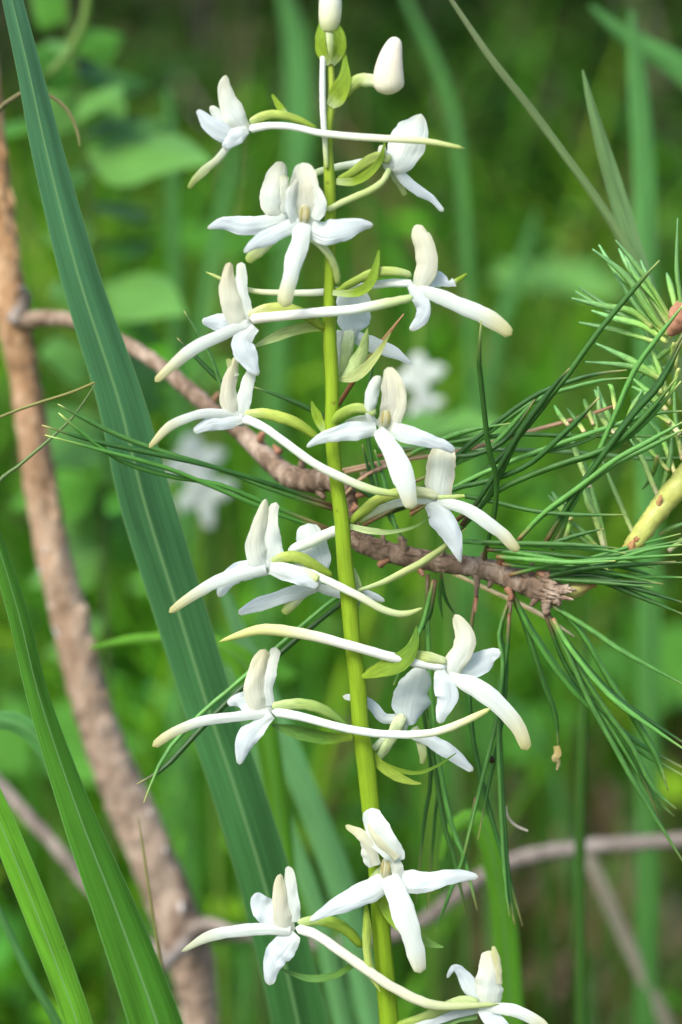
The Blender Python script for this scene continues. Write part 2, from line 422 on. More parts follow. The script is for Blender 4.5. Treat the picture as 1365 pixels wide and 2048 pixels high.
def flower(R, dc, centre, parts, column=('w', 25, 34)):
    """a flower: its column is the part's own mesh, hood, sepals, petals, lip, spur, ovary and bract are its pieces"""
    kind, cw, ch = column
    x0, y0, s = ZR[R]
    cx, cy = x0 + centre[0] * s, y0 + centre[1] * s
    mb = MB()
    c0 = WHITE if kind == 'w' else IVORY
    c1 = WHITE if kind == 'w' else (.78, .76, .46)
    dk = 13 if kind == 'w' else 7
    tube(mb, W([(cx, cy + ch * .5, dc + 2 + dk, cw * .7), (cx, cy + ch * .1, dc - 2 + dk, cw), (cx + 1, cy - ch * .3, dc + dk, cw * .85), (cx + 1, cy - ch * .6, dc + 4 + dk, cw * .4)]),
         n=14, ns=10, cols=[(0, c0), (.5, c1), (1, c0)], r0=.2, r1=.25)
    if kind == 'y':            # the two pollen sacs either side
        for sx in (-1, 1):
            tube(mb, W([(cx + sx * cw * .25, cy + ch * .35, dc - 1, 4), (cx + sx * cw * .28, cy - ch * .1, dc - 4, 5), (cx + sx * cw * .18, cy - ch * .45, dc, 3)]),
                 n=8, ns=6, cols=[(0, (.66, .60, .22)), (1, (.76, .72, .38))], r0=.2, r1=.2)
    f = mb.build('flower', M_PETAL, orchid)
    for p in parts:
        name, pts = p[0], p[1]; o = dict(p[2]) if len(p) > 2 else {}
        RR = o.pop('R', R); dd = o.pop('dc', dc)
        if name in ('spur', 'ovary', 'bud'):
            base = dict(n=30 if name == 'spur' else 18, ns=12, r0=.03, r1=.04 if name == 'spur' else .02, rough=.10, rf=40, flat=.8)
            base['cols'] = {'spur': [(0, WHITE), (.45, (.80, .85, .76)), (.8, (.72, .76, .48)), (1, YGREEN)],
                            'ovary': [(0, LIME), (.55, (.38, .50, .10)), (1, PALEG)], 'bud': [(0, IVORY), (1, WHITE)]}[name]
            if name == 'ovary': base['ribs'] = 3
            if name == 'bud': base['rough'] = .02; base['flat'] = 1.0
            base.update(o); mat = M_GREEN if name == 'ovary' else M_SPUR
            tub(RR, dd, pts, **base).build(name, mat, f)
        else:
            base = {'hood': dict(cup=.22, fold=.10, n=22, nc=11, wav=.22, r0=.10, rag=.26, cols=[(0, CREAM), (.25, IVORY), (.7, WHITE), (1, IVORY)]),
                    'hood_petal': dict(cup=.14, fold=.10, n=20, nc=9, wav=.28, r0=.12, rag=.3, cols=[(0, IVORY), (.5, WHITE), (1, WHITE)]),
                    'sepal': dict(cup=.04, fold=.12, n=24, nc=9, wav=.34, r1=.05, cols=[(0, WHITE), (.4, COOL), (.9, COOL), (1, IVORY)]),
                    'lip': dict(cup=.18, fold=.04, n=24, nc=9, wav=.14, r1=.06, cols=[(0, WHITE), (.55, WHITE), (.85, (.78, .78, .50)), (1, (.66, .66, .28))]),
                    'bract': dict(cup=-.45, fold=.1, n=18, nc=9, wav=.1, cols=[(0, PALEG), (.3, LIME), (1, OLIVE)])}[name]
            base = dict(base); base.setdefault('rag', .22); base.update(o)
            base['thick'] = {'hood': .00022, 'hood_petal': .00022, 'sepal': .00022, 'lip': .0004, 'bract': .0003}[name]
            lam(RR, dd, pts, **base).build(name, M_GREEN if name == 'bract' else M_PETAL, f)
    return f

GREENLIP = [(0, WHITE), (.3, (.72, .78, .55)), (1, YGREEN)]
GREENSEP = [(0, (.66, .74, .50)), (1, (.50, .60, .22))]
CR_E = CREAM
# topmost bud with its two bracts and hanging spur
flower('A', 0, (700, 60), [
    ('bud', [(704, 150, -4, 62), (704, 100, -6, 96), (708, 30, -6, 104), (706, -60, -4, 92), (704, -150, 0, 50)], dict(n=20, ns=14, r1=.2, cols=[(0, (.55, .64, .25)), (.3, (.74, .78, .52)), (.6, IVORY), (1, WHITE)])),
    ('bract', [(705, 292, -8, 26), (675, 240, -10, 56), (664, 170, -10, 50), (668, 105, -6, 22)], dict(roll=-25)),
    ('bract', [(715, 292, -10, 26), (742, 235, -12, 60), (745, 160, -12, 54), (716, 78, -8, 16)], dict(roll=25)),
    ('ovary', [(712, 300, -4, 26), (708, 220, -12, 40), (703, 150, -10, 40), (703, 110, -8, 34)], dict(cols=[(0, LIME), (.5, PALEG), (1, (.74, .80, .6))])),
    ('spur', [(674, 250, -8, 26), (672, 380, -14, 28), (675, 520, -16, 28), (683, 640, -16, 26), (692, 770, -13, 20)], dict(cols=[(0, WHITE), (.6, (.78, .83, .74)), (1, YGREEN)]))], column=('w', 10, 16))
# second bud on the right
flower('A', 0, (965, 300), [
    ('bud', [(975, 428, 0, 70), (973, 390, -4, 138), (974, 320, -6, 132), (985, 250, -4, 104), (998, 200, 0, 74), (1002, 168, 2, 40)], dict(n=24, ns=16, r0=.16, r1=.14, cols=[(0, CREAM), (.5, (.80, .76, .62)), (1, (.82, .82, .68))])),
    ('ovary', [(722, 478, 0, 30), (775, 420, -4, 48), (830, 368, -4, 60), (880, 368, -2, 62), (930, 375, 0, 62)], dict(cols=[(0, LIME), (.5, (.42, .54, .16)), (1, (.76, .80, .62))])),
    ('bract', [(708, 484, -8, 40), (745, 430, -12, 82), (772, 350, -12, 58), (774, 244, -6, 10)], dict(cup=-.3))], column=('w', 10, 10))
# F1 upper left
flower('A', -6, (300, 600), [
    ('hood', [(232, 342, 6, 24), (228, 400, 0, 60), (250, 480, -6, 92), (290, 540, -6, 100), (325, 590, 0, 60)], dict(ecols=IVORY, roll=-12)),
    ('hood_petal', [(160, 484, 14, 20), (185, 510, 10, 50), (215, 550, 6, 66), (270, 590, 2, 50)], dict(cup=.3)),
    ('sepal', [(330, 580, 4, 40), (250, 610, -8, 90), (170, 575, -14, 80), (120, 520, -12, 36), (104, 500, -10, 20)], dict(r1=.12)),
    ('sepal', [(330, 590, -6, 40), (285, 620, -14, 76), (240, 655, -16, 50), (215, 660, -12, 20)], dict()),
    ('lip', [(250, 655, -6, 30), (200, 720, -10, 36), (140, 770, -12, 38), (95, 815, -12, 32), (62, 858, -10, 22)], dict(cols=GREENLIP)),
    ('ovary', [(648, 588, 2, 22), (560, 545, -2, 36), (470, 522, -4, 40), (400, 528, -4, 42), (340, 560, 0, 36)], dict(cols=[(0, LIME), (.8, (.45, .55, .15)), (1, PALEG)])),
    ('spur', [(335, 590, -4, 40), (430, 572, -12, 34), (540, 578, -18, 32), (660, 605, -24, 32), (830, 622, -30, 34), (980, 632, -34, 34), (1130, 641, -34, 32), (1322, 676, -30, 18)]),
    ('bract', [(500, 520, 12, 36), (470, 475, 14, 30), (443, 430, 16, 10)])])
# F2 upper right, seen from behind
flower('A', 10, (975, 740), [
    ('hood', [(1122, 518, 16, 26), (1100, 570, 8, 120), (1065, 630, 2, 156), (1040, 690, 0, 160), (1010, 745, 0, 110), (985, 770, 2, 50)], dict(roll=10, cols=[(0, IVORY), (.2, WHITE), (.8, WHITE), (1, IVORY)])),
    ('hood_petal', [(945, 660, -2, 30), (945, 690, -6, 44), (965, 730, -6, 50), (990, 760, -2, 40)]),
    ('sepal', [(1000, 765, 4, 34), (1050, 820, 8, 50), (1110, 868, 12, 46), (1170, 905, 14, 34), (1222, 962, 14, 22)]),
    ('lip', [(985, 760, 14, 36), (1005, 810, 20, 34), (1030, 850, 24, 30), (1048, 890, 26, 26)], dict(cols=GREENSEP)),
    ('spur', [(978, 765, -6, 26), (950, 820, -14, 30), (900, 860, -20, 32), (830, 892, -24, 32), (760, 922, -26, 30), (690, 958, -24, 26)], dict(cols=[(0, PALEG), (.5, (.48, .58, .22)), (1, (.55, .64, .34))])),
    ('ovary', [(738, 820, 0, 26), (800, 790, -4, 40), (870, 740, -6, 52), (930, 715, -6, 50), (985, 735, 0, 46)], dict(cols=[(0, LIME), (.7, (.45, .55, .14)), (1, PALEG)])),
    ('bract', [(735, 826, -6, 24), (810, 826, -12, 40), (880, 790, -14, 40), (935, 725, -14, 26), (955, 650, -10, 8)])])
# F3b behind the front-facing one
flower('B', 34, (490, 350), [
    ('hood', [(490, 98, 10, 40), (470, 150, 2, 92), (448, 230, -4, 116), (445, 300, -4, 104), (465, 345, 0, 60)], dict(ecols=IVORY)),
    ('hood_petal', [(500, 160, -2, 40), (500, 200, -6, 40), (505, 270, -4, 50), (500, 330, 0, 40)], dict(cols=[(0, (.5, .55, .3)), (.2, IVORY), (1, WHITE)])),
    ('sepal', [(500, 355, 0, 50), (400, 385, -4, 86), (300, 388, -8, 80), (220, 378, -8, 56), (148, 402, -6, 14)]),
    ('sepal', [(560, 360, 6, 50), (620, 380, 12, 60), (660, 400, 16, 40)]),
    ('lip', [(480, 380, 0, 50), (420, 460, 4, 60), (370, 510, 4, 62), (330, 556, 4, 36)], dict(cols=GREENLIP)),
    ('spur', [(520, 300, 0, 30), (560, 240, 10, 30), (630, 158, 20, 30), (720, 128, 26, 34), (830, 106, 30, 36), (920, 92, 26, 40)], dict(cols=[(0, YGREEN), (.3, PALEG), (1, WHITE)]))])
# F3 front-facing
flower('B', -40, (590, 340), [
    ('hood', [(582, 104, 12, 50), (588, 160, 4, 108), (592, 230, 2, 146), (596, 290, 6, 176), (600, 340, 10, 150), (600, 380, 12, 70)], dict(cup=-.45, cols=[(0, IVORY), (.4, (.80, .80, .66)), (1, WHITE)])),
    ('hood_petal', [(560, 180, 0, 40), (535, 250, -8, 60), (530, 310, -10, 60), (550, 370, -4, 50)], dict(roll=-30)),
    ('hood_petal', [(610, 180, 0, 40), (648, 250, -8, 60), (655, 310, -10, 60), (635, 360, -4, 50)], dict(roll=30)),
    ('sepal', [(620, 400, 0, 70), (680, 425, -6, 124), (750, 415, -8, 108), (830, 390, -6, 66), (903, 388, 0, 22)]),
    ('sepal', [(570, 385, -2, 60), (500, 405, -10, 76), (430, 440, -14, 72), (360, 475, -14, 52), (314, 512, -10, 16)]),
    ('lip', [(586, 380, -4, 74), (572, 450, -20, 86), (550, 540, -34, 84), (522, 640, -42, 74), (496, 760, -44, 66)], dict(cols=[(0, WHITE), (.7, WHITE), (.9, (.76, .78, .52)), (1, (.6, .64, .3))])),
    ('ovary', [(742, 660, 34, 26), (735, 600, 28, 34), (705, 530, 20, 36), (660, 475, 12, 36), (620, 440, 6, 40)], dict(cols=[(0, (.34, .46, .10)), (.5, (.5, .6, .25)), (1, (.76, .8, .64))]))], column=('y', 22, 40))
# F4 right
flower('K', -4, (890, 370), [
    ('hood', [(930, -110, 6, 90), (905, -60, 2, 140), (930, 20, -4, 165), (955, 110, -6, 180), (960, 200, -6, 170), (925, 290, -4, 150), (890, 360, 0, 110)], dict(ecols=CREAM, roll=14, cols=[(0, CREAM), (.5, (.80, .81, .68)), (1, IVORY)])),
    ('sepal', [(835, 345, -4, 50), (890, 420, -10, 104), (940, 510, -14, 116), (915, 600, -14, 100), (835, 685, -10, 44)], dict(r1=.1)),
    ('sepal', [(950, 350, 6, 60), (1020, 300, 14, 120), (1080, 310, 18, 100), (1130, 335, 18, 44), (1178, 318, 18, 76)]),
    ('bract', [(1170, 320, 22, 40), (1220, 290, 24, 36), (1268, 255, 24, 14)], dict(cup=.2)),
    ('lip', [(900, 372, -4, 70), (1040, 420, -14, 112), (1200, 490, -22, 124), (1365, 560, -28, 124), (1500, 630, -30, 126), (1605, 722, -30, 84)]),
    ('spur', [(860, 330, 0, 60), (720, 325, 8, 66), (580, 340, 16, 62), (300, 380, 24, 56), (100, 400, 26, 54), (-150, 400, 26, 48), (-400, 375, 24, 40), (-715, 240, 16, 22)]),
    ('ovary', [(255, 405, 4, 50), (400, 320, 0, 62), (560, 250, -4, 74), (720, 240, -4, 68), (850, 270, 0, 50)], dict(cols=[(0, LIME), (.7, (.45, .56, .16)), (1, PALEG)])),
    ('bract', [(250, 400, -6, 40), (400, 405, -12, 66), (500, 360, -16, 80), (565, 240, -16, 64), (600, 78, -12, 12)])])
# F5 left
flower('C', -10, (365, 285), [
    ('hood', [(308, 76, 4, 26), (302, 130, -2, 50), (312, 200, -8, 76), (335, 260, -8, 84), (360, 295, -2, 56)], dict(cols=[(0, (.74, .70, .48)), (.4, (.79, .80, .65)), (1, IVORY)], roll=-14)),
    ('hood_petal', [(347, 76, 8, 30), (344, 130, 4, 42), (352, 200, 0, 46), (374, 270, 0, 40)], dict(ecols=WHITE, roll=16)),
    ('sepal', [(365, 292, 4, 40), (310, 285, 6, 62), (260, 280, 6, 54), (212, 276, 4, 18)]),
    ('sepal', [(392, 295, -8, 36), (352, 345, -14, 74), (368, 400, -16, 70), (404, 462, -14, 20)]),
    ('lip', [(370, 290, -6, 36), (290, 318, -16, 42), (200, 362, -24, 42), (120, 420, -28, 38), (52, 484, -28, 22)]),
    ('spur', [(375, 268, -4, 40), (480, 260, -14, 34), (600, 248, -20, 34), (720, 238, -24, 34), (830, 218, -24, 34), (935, 196, -20, 26)], dict(cols=[(0, (.82, .80, .72)), (.6, WHITE), (.85, PALEG), (1, PALEG)])),
    ('ovary', [(636, 306, 4, 20), (570, 260, 0, 34), (500, 234, -4, 38), (430, 236, -4, 38), (370, 262, 0, 34)], dict(cols=[(0, LIME), (.7, (.50, .56, .16)), (1, (.74, .76, .5))])),
    ('bract', [(640, 296, 6, 30), (570, 298, 12, 34), (480, 322, 18, 36), (390, 364, 20, 8)], dict(cols=[(0, LIME), (.5, (.42, .55, .2)), (1, (.45, .58, .25))]))])
# F6 behind, seen from the back
flower('K', 62, (400, 700), [
    ('hood', [(440, 330, 10, 160), (420, 420, 2, 236), (408, 540, 0, 250), (400, 640, 2, 240), (400, 700, 6, 130)], dict(cols=[(0, WHITE), (1, COOL)])),
    ('sepal', [(400, 700, 6, 60), (500, 775, 10, 120), (620, 815, 12, 110), (740, 870, 10, 80), (858, 945, 6, 12)], dict(cols=[(0, WHITE), (1, COOL)])),
    ('sepal', [(330, 690, -4, 90), (310, 780, -6, 90), (300, 880, -6, 70), (310, 985, -4, 30)], dict(cols=[(0, WHITE), (1, (.74, .8, .66))])),
    ('ovary', [(300, 1060, -36, 30), (335, 960, -24, 80), (355, 850, -14, 96), (372, 760, -8, 90), (380, 680, -4, 80)], dict(cols=[(0, (.42, .54, .18)), (.6, (.52, .64, .30)), (1, (.70, .78, .58))])),
    ('bract', [(330, 1050, -46, 40), (420, 960, -42, 110), (480, 830, -36, 90), (515, 670, -30, 10)], dict(cols=[(0, PALEG), (1, (.34, .48, .14))], cup=.35)),
    ('bract', [(300, 1060, -50, 30), (400, 1040, -54, 80), (500, 970, -56, 76), (580, 870, -54, 58), (640, 780, -50, 30), (690, 700, -46, 10)], dict(cols=[(0, (.5, .6, .26)), (1, (.42, .48, .12))]))])
# F7 left
flower('D', -8, (345, 230), [
    ('hood', [(330, 22, 4, 22), (316, 80, -2, 44), (304, 140, -6, 60), (312, 195, -8, 66), (335, 235, -2, 50)], dict(cols=[(0, (.72, .72, .46)), (.35, (.80, .78, .62)), (1, IVORY)], roll=-15)),
    ('hood_petal', [(384, 52, 8, 22), (368, 110, 2, 46), (352, 170, -2, 54), (350, 225, 0, 46)], dict(roll=15)),
    ('hood_petal', [(298, 30, 2, 16), (312, 55, 0, 24), (325, 90, 0, 30)], dict(cols=[(0, YGREEN), (1, IVORY)])),
    ('sepal', [(350, 232, -6, 36), (300, 244, -12, 52), (240, 252, -14, 50), (184, 280, -12, 20)]),
    ('sepal', [(345, 226, 8, 36), (300, 236, 16, 44), (250, 240, 18, 30)]),
    ('lip', [(335, 228, -4, 36), (260, 216, -14, 32), (180, 226, -22, 32), (100, 262, -26, 32), (32, 334, -26, 16)]),
    ('spur', [(350, 232, -4, 34), (420, 262, -16, 30), (500, 318, -24, 30), (600, 390, -30, 30), (700, 440, -34, 30), (790, 476, -34, 28), (890, 494, -30, 20)], dict(cols=[(0, WHITE), (.6, (.72, .78, .66)), (.85, PALEG), (1, YGREEN)])),
    ('ovary', [(612, 306, 4, 20), (555, 262, 0, 36), (490, 234, -4, 40), (420, 216, -4, 36), (355, 220, 0, 32)], dict(cols=[(0, LIME), (.7, (.48, .58, .12)), (1, PALEG)])),
    ('bract', [(640, 290, 8, 26), (612, 240, 12, 34), (598, 210, 12, 26), (586, 175, 12, 6)])])
# F8 right, facing front
flower('K', -34, (650, 1350), [
    ('hood', [(668, 965, 12, 70), (690, 1030, 4, 130), (706, 1120, 0, 170), (712, 1220, 0, 180), (700, 1310, 4, 180), (660, 1400, 8, 150), (640, 1450, 10, 80)], dict(cup=-.40, cols=[(0, CREAM), (.5, (.80, .80, .68)), (1, IVORY)])),
    ('hood_petal', [(612, 1030, 6, 60), (570, 1120, 0, 100), (548, 1220, -4, 96), (540, 1310, -2, 80), (560, 1380, 4, 50)], dict(roll=-20, cols=[(0, IVORY), (.3, WHITE), (1, WHITE)])),
    ('hood_petal', [(735, 1060, 0, 50), (770, 1160, -8, 64), (768, 1260, -10, 70), (735, 1380, -4, 60)], dict(roll=30, cols=[(0, CREAM), (1, IVORY)])),
    ('sepal', [(580, 1430, -2, 100), (440, 1445, -10, 150), (290, 1470, -14, 120), (150, 1510, -14, 76), (52, 1570, -10, 24)]),
    ('sepal', [(700, 1430, -2, 110), (830, 1480, -10, 140), (980, 1525, -14, 100), (1090, 1555, -14, 76), (1175, 1605, -8, 50)]),
    ('lip', [(464, 0, -2, 70), (520, 80, -16, 104), (575, 180, -28, 128), (620, 290, -36, 126), (645, 390, -38, 104), (664, 470, -36, 64)], dict(R='L', cols=[(0, WHITE), (.7, WHITE), (.9, (.80, .82, .62)), (1, (.64, .68, .34))])),
    ('ovary', [(235, 1410, 34, 70), (300, 1330, 20, 84), (390, 1282, 8, 80), (480, 1280, 4, 76), (580, 1320, 4, 70)], dict(cols=[(0, LIME), (.8, (.42, .55, .15)), (1, PALEG)])),
    ('spur', [(600, 1390, 14, 50), (500, 1360, 26, 60), (420, 1370, 34, 60), (350, 1400, 40, 50)], dict(cols=[(0, WHITE), (1, (.6, .7, .45))]))], column=('y', 22, 36))
# F9 right, below
flower('L', 8, (810, 420), [
    ('hood', [(860, 92, 6, 110), (846, 150, 0, 158), (836, 230, -4, 168), (824, 310, -4, 158), (812, 390, 0, 140), (806, 430, 4, 70)], dict(ecols=(.80, .78, .58), roll=8, r0=.08)),
    ('sepal', [(762, 440, -4, 50), (815, 500, -10, 134), (880, 590, -14, 134), (925, 690, -14, 84), (956, 788, -10, 14)]),
    ('sepal', [(840, 430, 12, 50), (900, 440, 18, 70), (960, 460, 20, 40)]),
    ('lip', [(815, 425, -6, 50), (930, 450, -16, 70), (1060, 508, -26, 76), (1170, 590, -30, 78), (1245, 660, -32, 70), (1298, 722, -30, 50)]),
    ('spur', [(800, 420, 4, 44), (680, 422, 10, 46), (560, 440, 14, 48), (440, 490, 14, 44), (350, 545, 10, 26)]),
    ('ovary', [(285, 562, 2, 40), (380, 478, -2, 62), (480, 402, -6, 66), (600, 372, -8, 66), (720, 372, -6, 66), (830, 398, -4, 44)], dict(cols=[(0, LIME), (.5, (.48, .56, .14)), (1, (.74, .76, .54))])),
    ('bract', [(820, 400, -8, 30), (900, 398, -10, 28), (978, 390, -8, 22)], dict(cup=.3, cols=[(0, PALEG), (1, YGREEN)])),
    ('bract', [(295, 570, -2, 30), (420, 600, -8, 40), (540, 605, -10, 26), (680, 575, -10, 16), (782, 508, -8, 6)], dict(cols=[(0, PALEG), (1, LEAFG)]))])
# F10 left
flower('D', -14, (440, 730), [
    ('hood', [(430, 508, 4, 20), (418, 570, -2, 44), (402, 640, -8, 70), (404, 700, -8, 84), (430, 745, -2, 50)], dict(roll=-14, cols=[(0, CREAM), (.5, IVORY), (1, WHITE)])),
    ('hood_petal', [(466, 520, 8, 36), (448, 580, 2, 46), (446, 650, -2, 64), (462, 715, -2, 64), (464, 745, 0, 40)], dict(roll=12)),
    ('sepal', [(440, 745, 6, 40), (370, 750, 10, 70), (310, 775, 10, 62), (268, 842, 8, 26)], dict(r1=.12)),
    ('sepal', [(445, 745, -10, 40), (520, 765, -18, 62), (570, 785, -20, 46), (608, 808, -18, 16)]),
    ('lip', [(430, 748, -6, 40), (340, 765, -16, 42), (260, 792, -22, 42), (180, 838, -26, 36), (100, 896, -26, 22)]),
    ('spur', [(0, 810, 6, 54), (100, 865, -4, 50), (200, 912, -14, 50), (350, 985, -24, 50), (500, 1068, -26, 44), (620, 1092, -24, 40), (732, 1056, -18, 16)], dict(R='L', cols=[(0, WHITE), (.4, (.72, .78, .66)), (.6, (.62, .70, .42)), (1, (.45, .55, .18))])),
    ('spur', [(450, 735, 0, 36), (500, 745, -8, 36), (560, 760, -10, 34), (610, 785, -12, 32)]),
    ('ovary', [(660, 775, 14, 22), (600, 738, 4, 36), (540, 708, -2, 40), (490, 706, -2, 36), (450, 725, 2, 32)], dict(cols=[(0, LIME), (.7, (.45, .56, .12)), (1, PALEG)]))])
# F11 behind the stem
flower('D', 46, (600, 790), [
    ('hood', [(575, 592, 8, 60), (582, 640, 2, 96), (595, 690, 0, 104), (612, 745, 2, 80), (620, 775, 4, 40)], dict(cols=[(0, WHITE), (1, COOL)])),
    ('sepal', [(600, 808, -4, 40), (540, 825, -10, 50), (460, 850, -14, 50), (395, 872, -14, 46), (336, 900, -12, 20)]),
    ('sepal', [(600, 808, 4, 30), (650, 822, 6, 34), (720, 835, 4, 40), (780, 835, 0, 34), (836, 858, -4, 12)]),
    ('lip', [(575, 815, -2, 30), (540, 845, -6, 38), (515, 870, -6, 40), (490, 900, -6, 26)], dict(cols=GREENLIP)),
    ('spur', [(590, 760, -4, 34), (520, 690, -30, 34), (585, 655, -20, 36), (640, 628, -6, 36), (690, 608, 4, 34)], dict(cols=[(0, WHITE), (.5, (.74, .80, .66)), (1, WHITE)])),
    ('bract', [(345, 955, -40, 20), (500, 900, -30, 36), (700, 800, -24, 46), (850, 700, -20, 38), (985, 584, -16, 8)], dict(R='L', cup=.5, cols=[(0, PALEG), (.4, (.50, .58, .24)), (1, (.40, .48, .14))])),
    ('bract', [(318, 820, -20, 20), (335, 900, -24, 50), (345, 1000, -24, 50), (325, 1080, -20, 20)], dict(R='L', cols=[(0, PALEG), (1, (.4, .55, .25))]))])
# F12 right
flower('M', -8, (820, 500), [
    ('hood', [(838, 152, 6, 50), (876, 220, 0, 96), (898, 300, -6, 132), (880, 380, -8, 140), (838, 450, -6, 140), (815, 520, -2, 100), (815, 550, 2, 50)], dict(ecols=CREAM, roll=10, wav=.2)),
    ('sepal', [(850, 530, 6, 60), (930, 490, 14, 140), (1010, 440, 20, 130), (1070, 400, 20, 84), (1124, 388, 18, 40)], dict(r1=.1)),
    ('sepal', [(745, 490, -6, 60), (760, 560, -12, 110), (795, 660, -16, 150), (765, 750, -16, 90), (742, 828, -14, 40)], dict(r1=.08)),
    ('lip', [(800, 530, -6, 60), (930, 585, -16, 108), (1050, 662, -24, 114), (1160, 765, -28, 108), (1240, 880, -30, 88), (1288, 995, -30, 64)]),
    ('spur', [(790, 480, 0, 60), (620, 455, -8, 60), (430, 412, -18, 62), (200, 348, -26, 62), (0, 294, -30, 66), (-180, 260, -30, 72), (-380, 248, -28, 66), (-628, 322, -22, 16)], dict(cols=[(0, WHITE), (.5, (.82, .84, .74)), (.75, (.72, .74, .38)), (1, (.55, .60, .18))])),
    ('ovary', [(250, 535, 10, 30), (400, 455, 2, 56), (560, 410, -4, 66), (680, 420, -4, 70), (790, 450, 0, 50)], dict(cols=[(0, LIME), (.6, (.45, .56, .16)), (1, (.66, .74, .46))])),
    ('bract', [(262, 538, -12, 26), (360, 500, -16, 80), (460, 470, -20, 120), (550, 400, -20, 96), (590, 310, -18, 56), (602, 222, -14, 8)], dict(cup=-.25, cols=[(0, LIME), (1, LEAFG)]))])
# F13 left
flower('E', -14, (440, 410), [
    ('hood', [(430, 202, 4, 36), (410, 260, -4, 66), (400, 320, -8, 76), (402, 380, -8, 78), (425, 425, -2, 44)], dict(roll=-14, cols=[(0, (.78, .76, .52)), (.5, (.79, .80, .66)), (1, IVORY)])),
    ('hood_petal', [(466, 196, 8, 36), (446, 260, 2, 50), (434, 320, -2, 44), (442, 395, 0, 34)], dict(roll=14)),
    ('sepal', [(420, 415, 8, 50), (375, 385, 14, 84), (330, 378, 16, 44), (300, 390, 14, 14)], dict(wav=.4)),
    ('sepal', [(450, 425, -8, 34), (400, 470, -14, 62), (355, 520, -16, 62), (340, 596, -14, 16)]),
    ('lip', [(440, 422, -6, 36), (340, 430, -16, 36), (230, 446, -22, 34), (130, 478, -26, 36), (44, 534, -26, 26)], dict(r1=.05)),
    ('spur', [(450, 414, -4, 34), (550, 432, -14, 30), (660, 462, -22, 28), (780, 486, -28, 28), (900, 494, -32, 28), (1010, 484, -34, 28), (1110, 448, -34, 26), (1198, 404, -30, 16)], dict(cols=[(0, WHITE), (.55, WHITE), (.75, (.76, .80, .56)), (1, (.60, .64, .22))])),
    ('ovary', [(720, 478, 6, 18), (660, 430, 0, 34), (590, 396, -4, 40), (520, 388, -4, 38), (450, 400, 0, 34)], dict(cols=[(0, LEAFG), (.6, (.36, .50, .14)), (1, PALEG)])),
    ('bract', [(726, 500, 6, 24), (640, 505, 12, 44), (560, 492, 14, 48), (500, 475, 14, 36), (450, 460, 12, 8)], dict(cols=[(0, LIME), (.3, LEAFG), (1, (.12, .27, .06))]))])
# F14 right behind
flower('M', 34, (510, 830), [
    ('hood', [(640, 482, 8, 90), (618, 550, 2, 158), (588, 640, -2, 226), (570, 720, -2, 240), (565, 780, 0, 180), (570, 836, 4, 70)], dict(cup=.4, cols=[(0, WHITE), (1, COOL)], roll=-8)),
    ('sepal', [(470, 800, -2, 60), (400, 795, -6, 62), (340, 735, -8, 66), (270, 685, -4, 56), (142, 660, 8, 34)], dict(r1=.08)),
    ('sepal', [(560, 890, 4, 50), (660, 925, 8, 76), (760, 975, 10, 90), (860, 1045, 10, 80), (952, 1122, 8, 34)], dict(r1=.06)),
    ('lip', [(590, 850, 8, 36), (622, 930, 12, 54), (638, 1010, 12, 50), (636, 1082, 12, 26)], dict(cols=GREENSEP)),
    ('ovary', [(340, 1080, -20, 36), (400, 990, -10, 66), (450, 900, -4, 76), (490, 820, -2, 80), (530, 780, 0, 60)], dict(cols=[(0, (.4, .52, .2)), (.5, (.58, .68, .38)), (1, (.66, .74, .5))])),
    ('spur', [(330, 990, -8, 44), (370, 950, -4, 44), (420, 900, 0, 40), (470, 850, 2, 36)], dict(cols=[(0, PALEG), (1, WHITE)])),
    ('bract', [(305, 975, -24, 30), (360, 1070, -28, 60), (460, 1145, -30, 60), (560, 1190, -28, 36), (628, 1200, -24, 8)], dict(cols=[(0, LIME), (1, (.34, .46, .08))])),
    ('bract', [(380, 1065, -16, 20), (480, 1115, -18, 28), (600, 1135, -18, 24), (720, 1095, -16, 18), (846, 1012, -12, 6)], dict(cols=[(0, LIME), (1, LEAFG)]))])
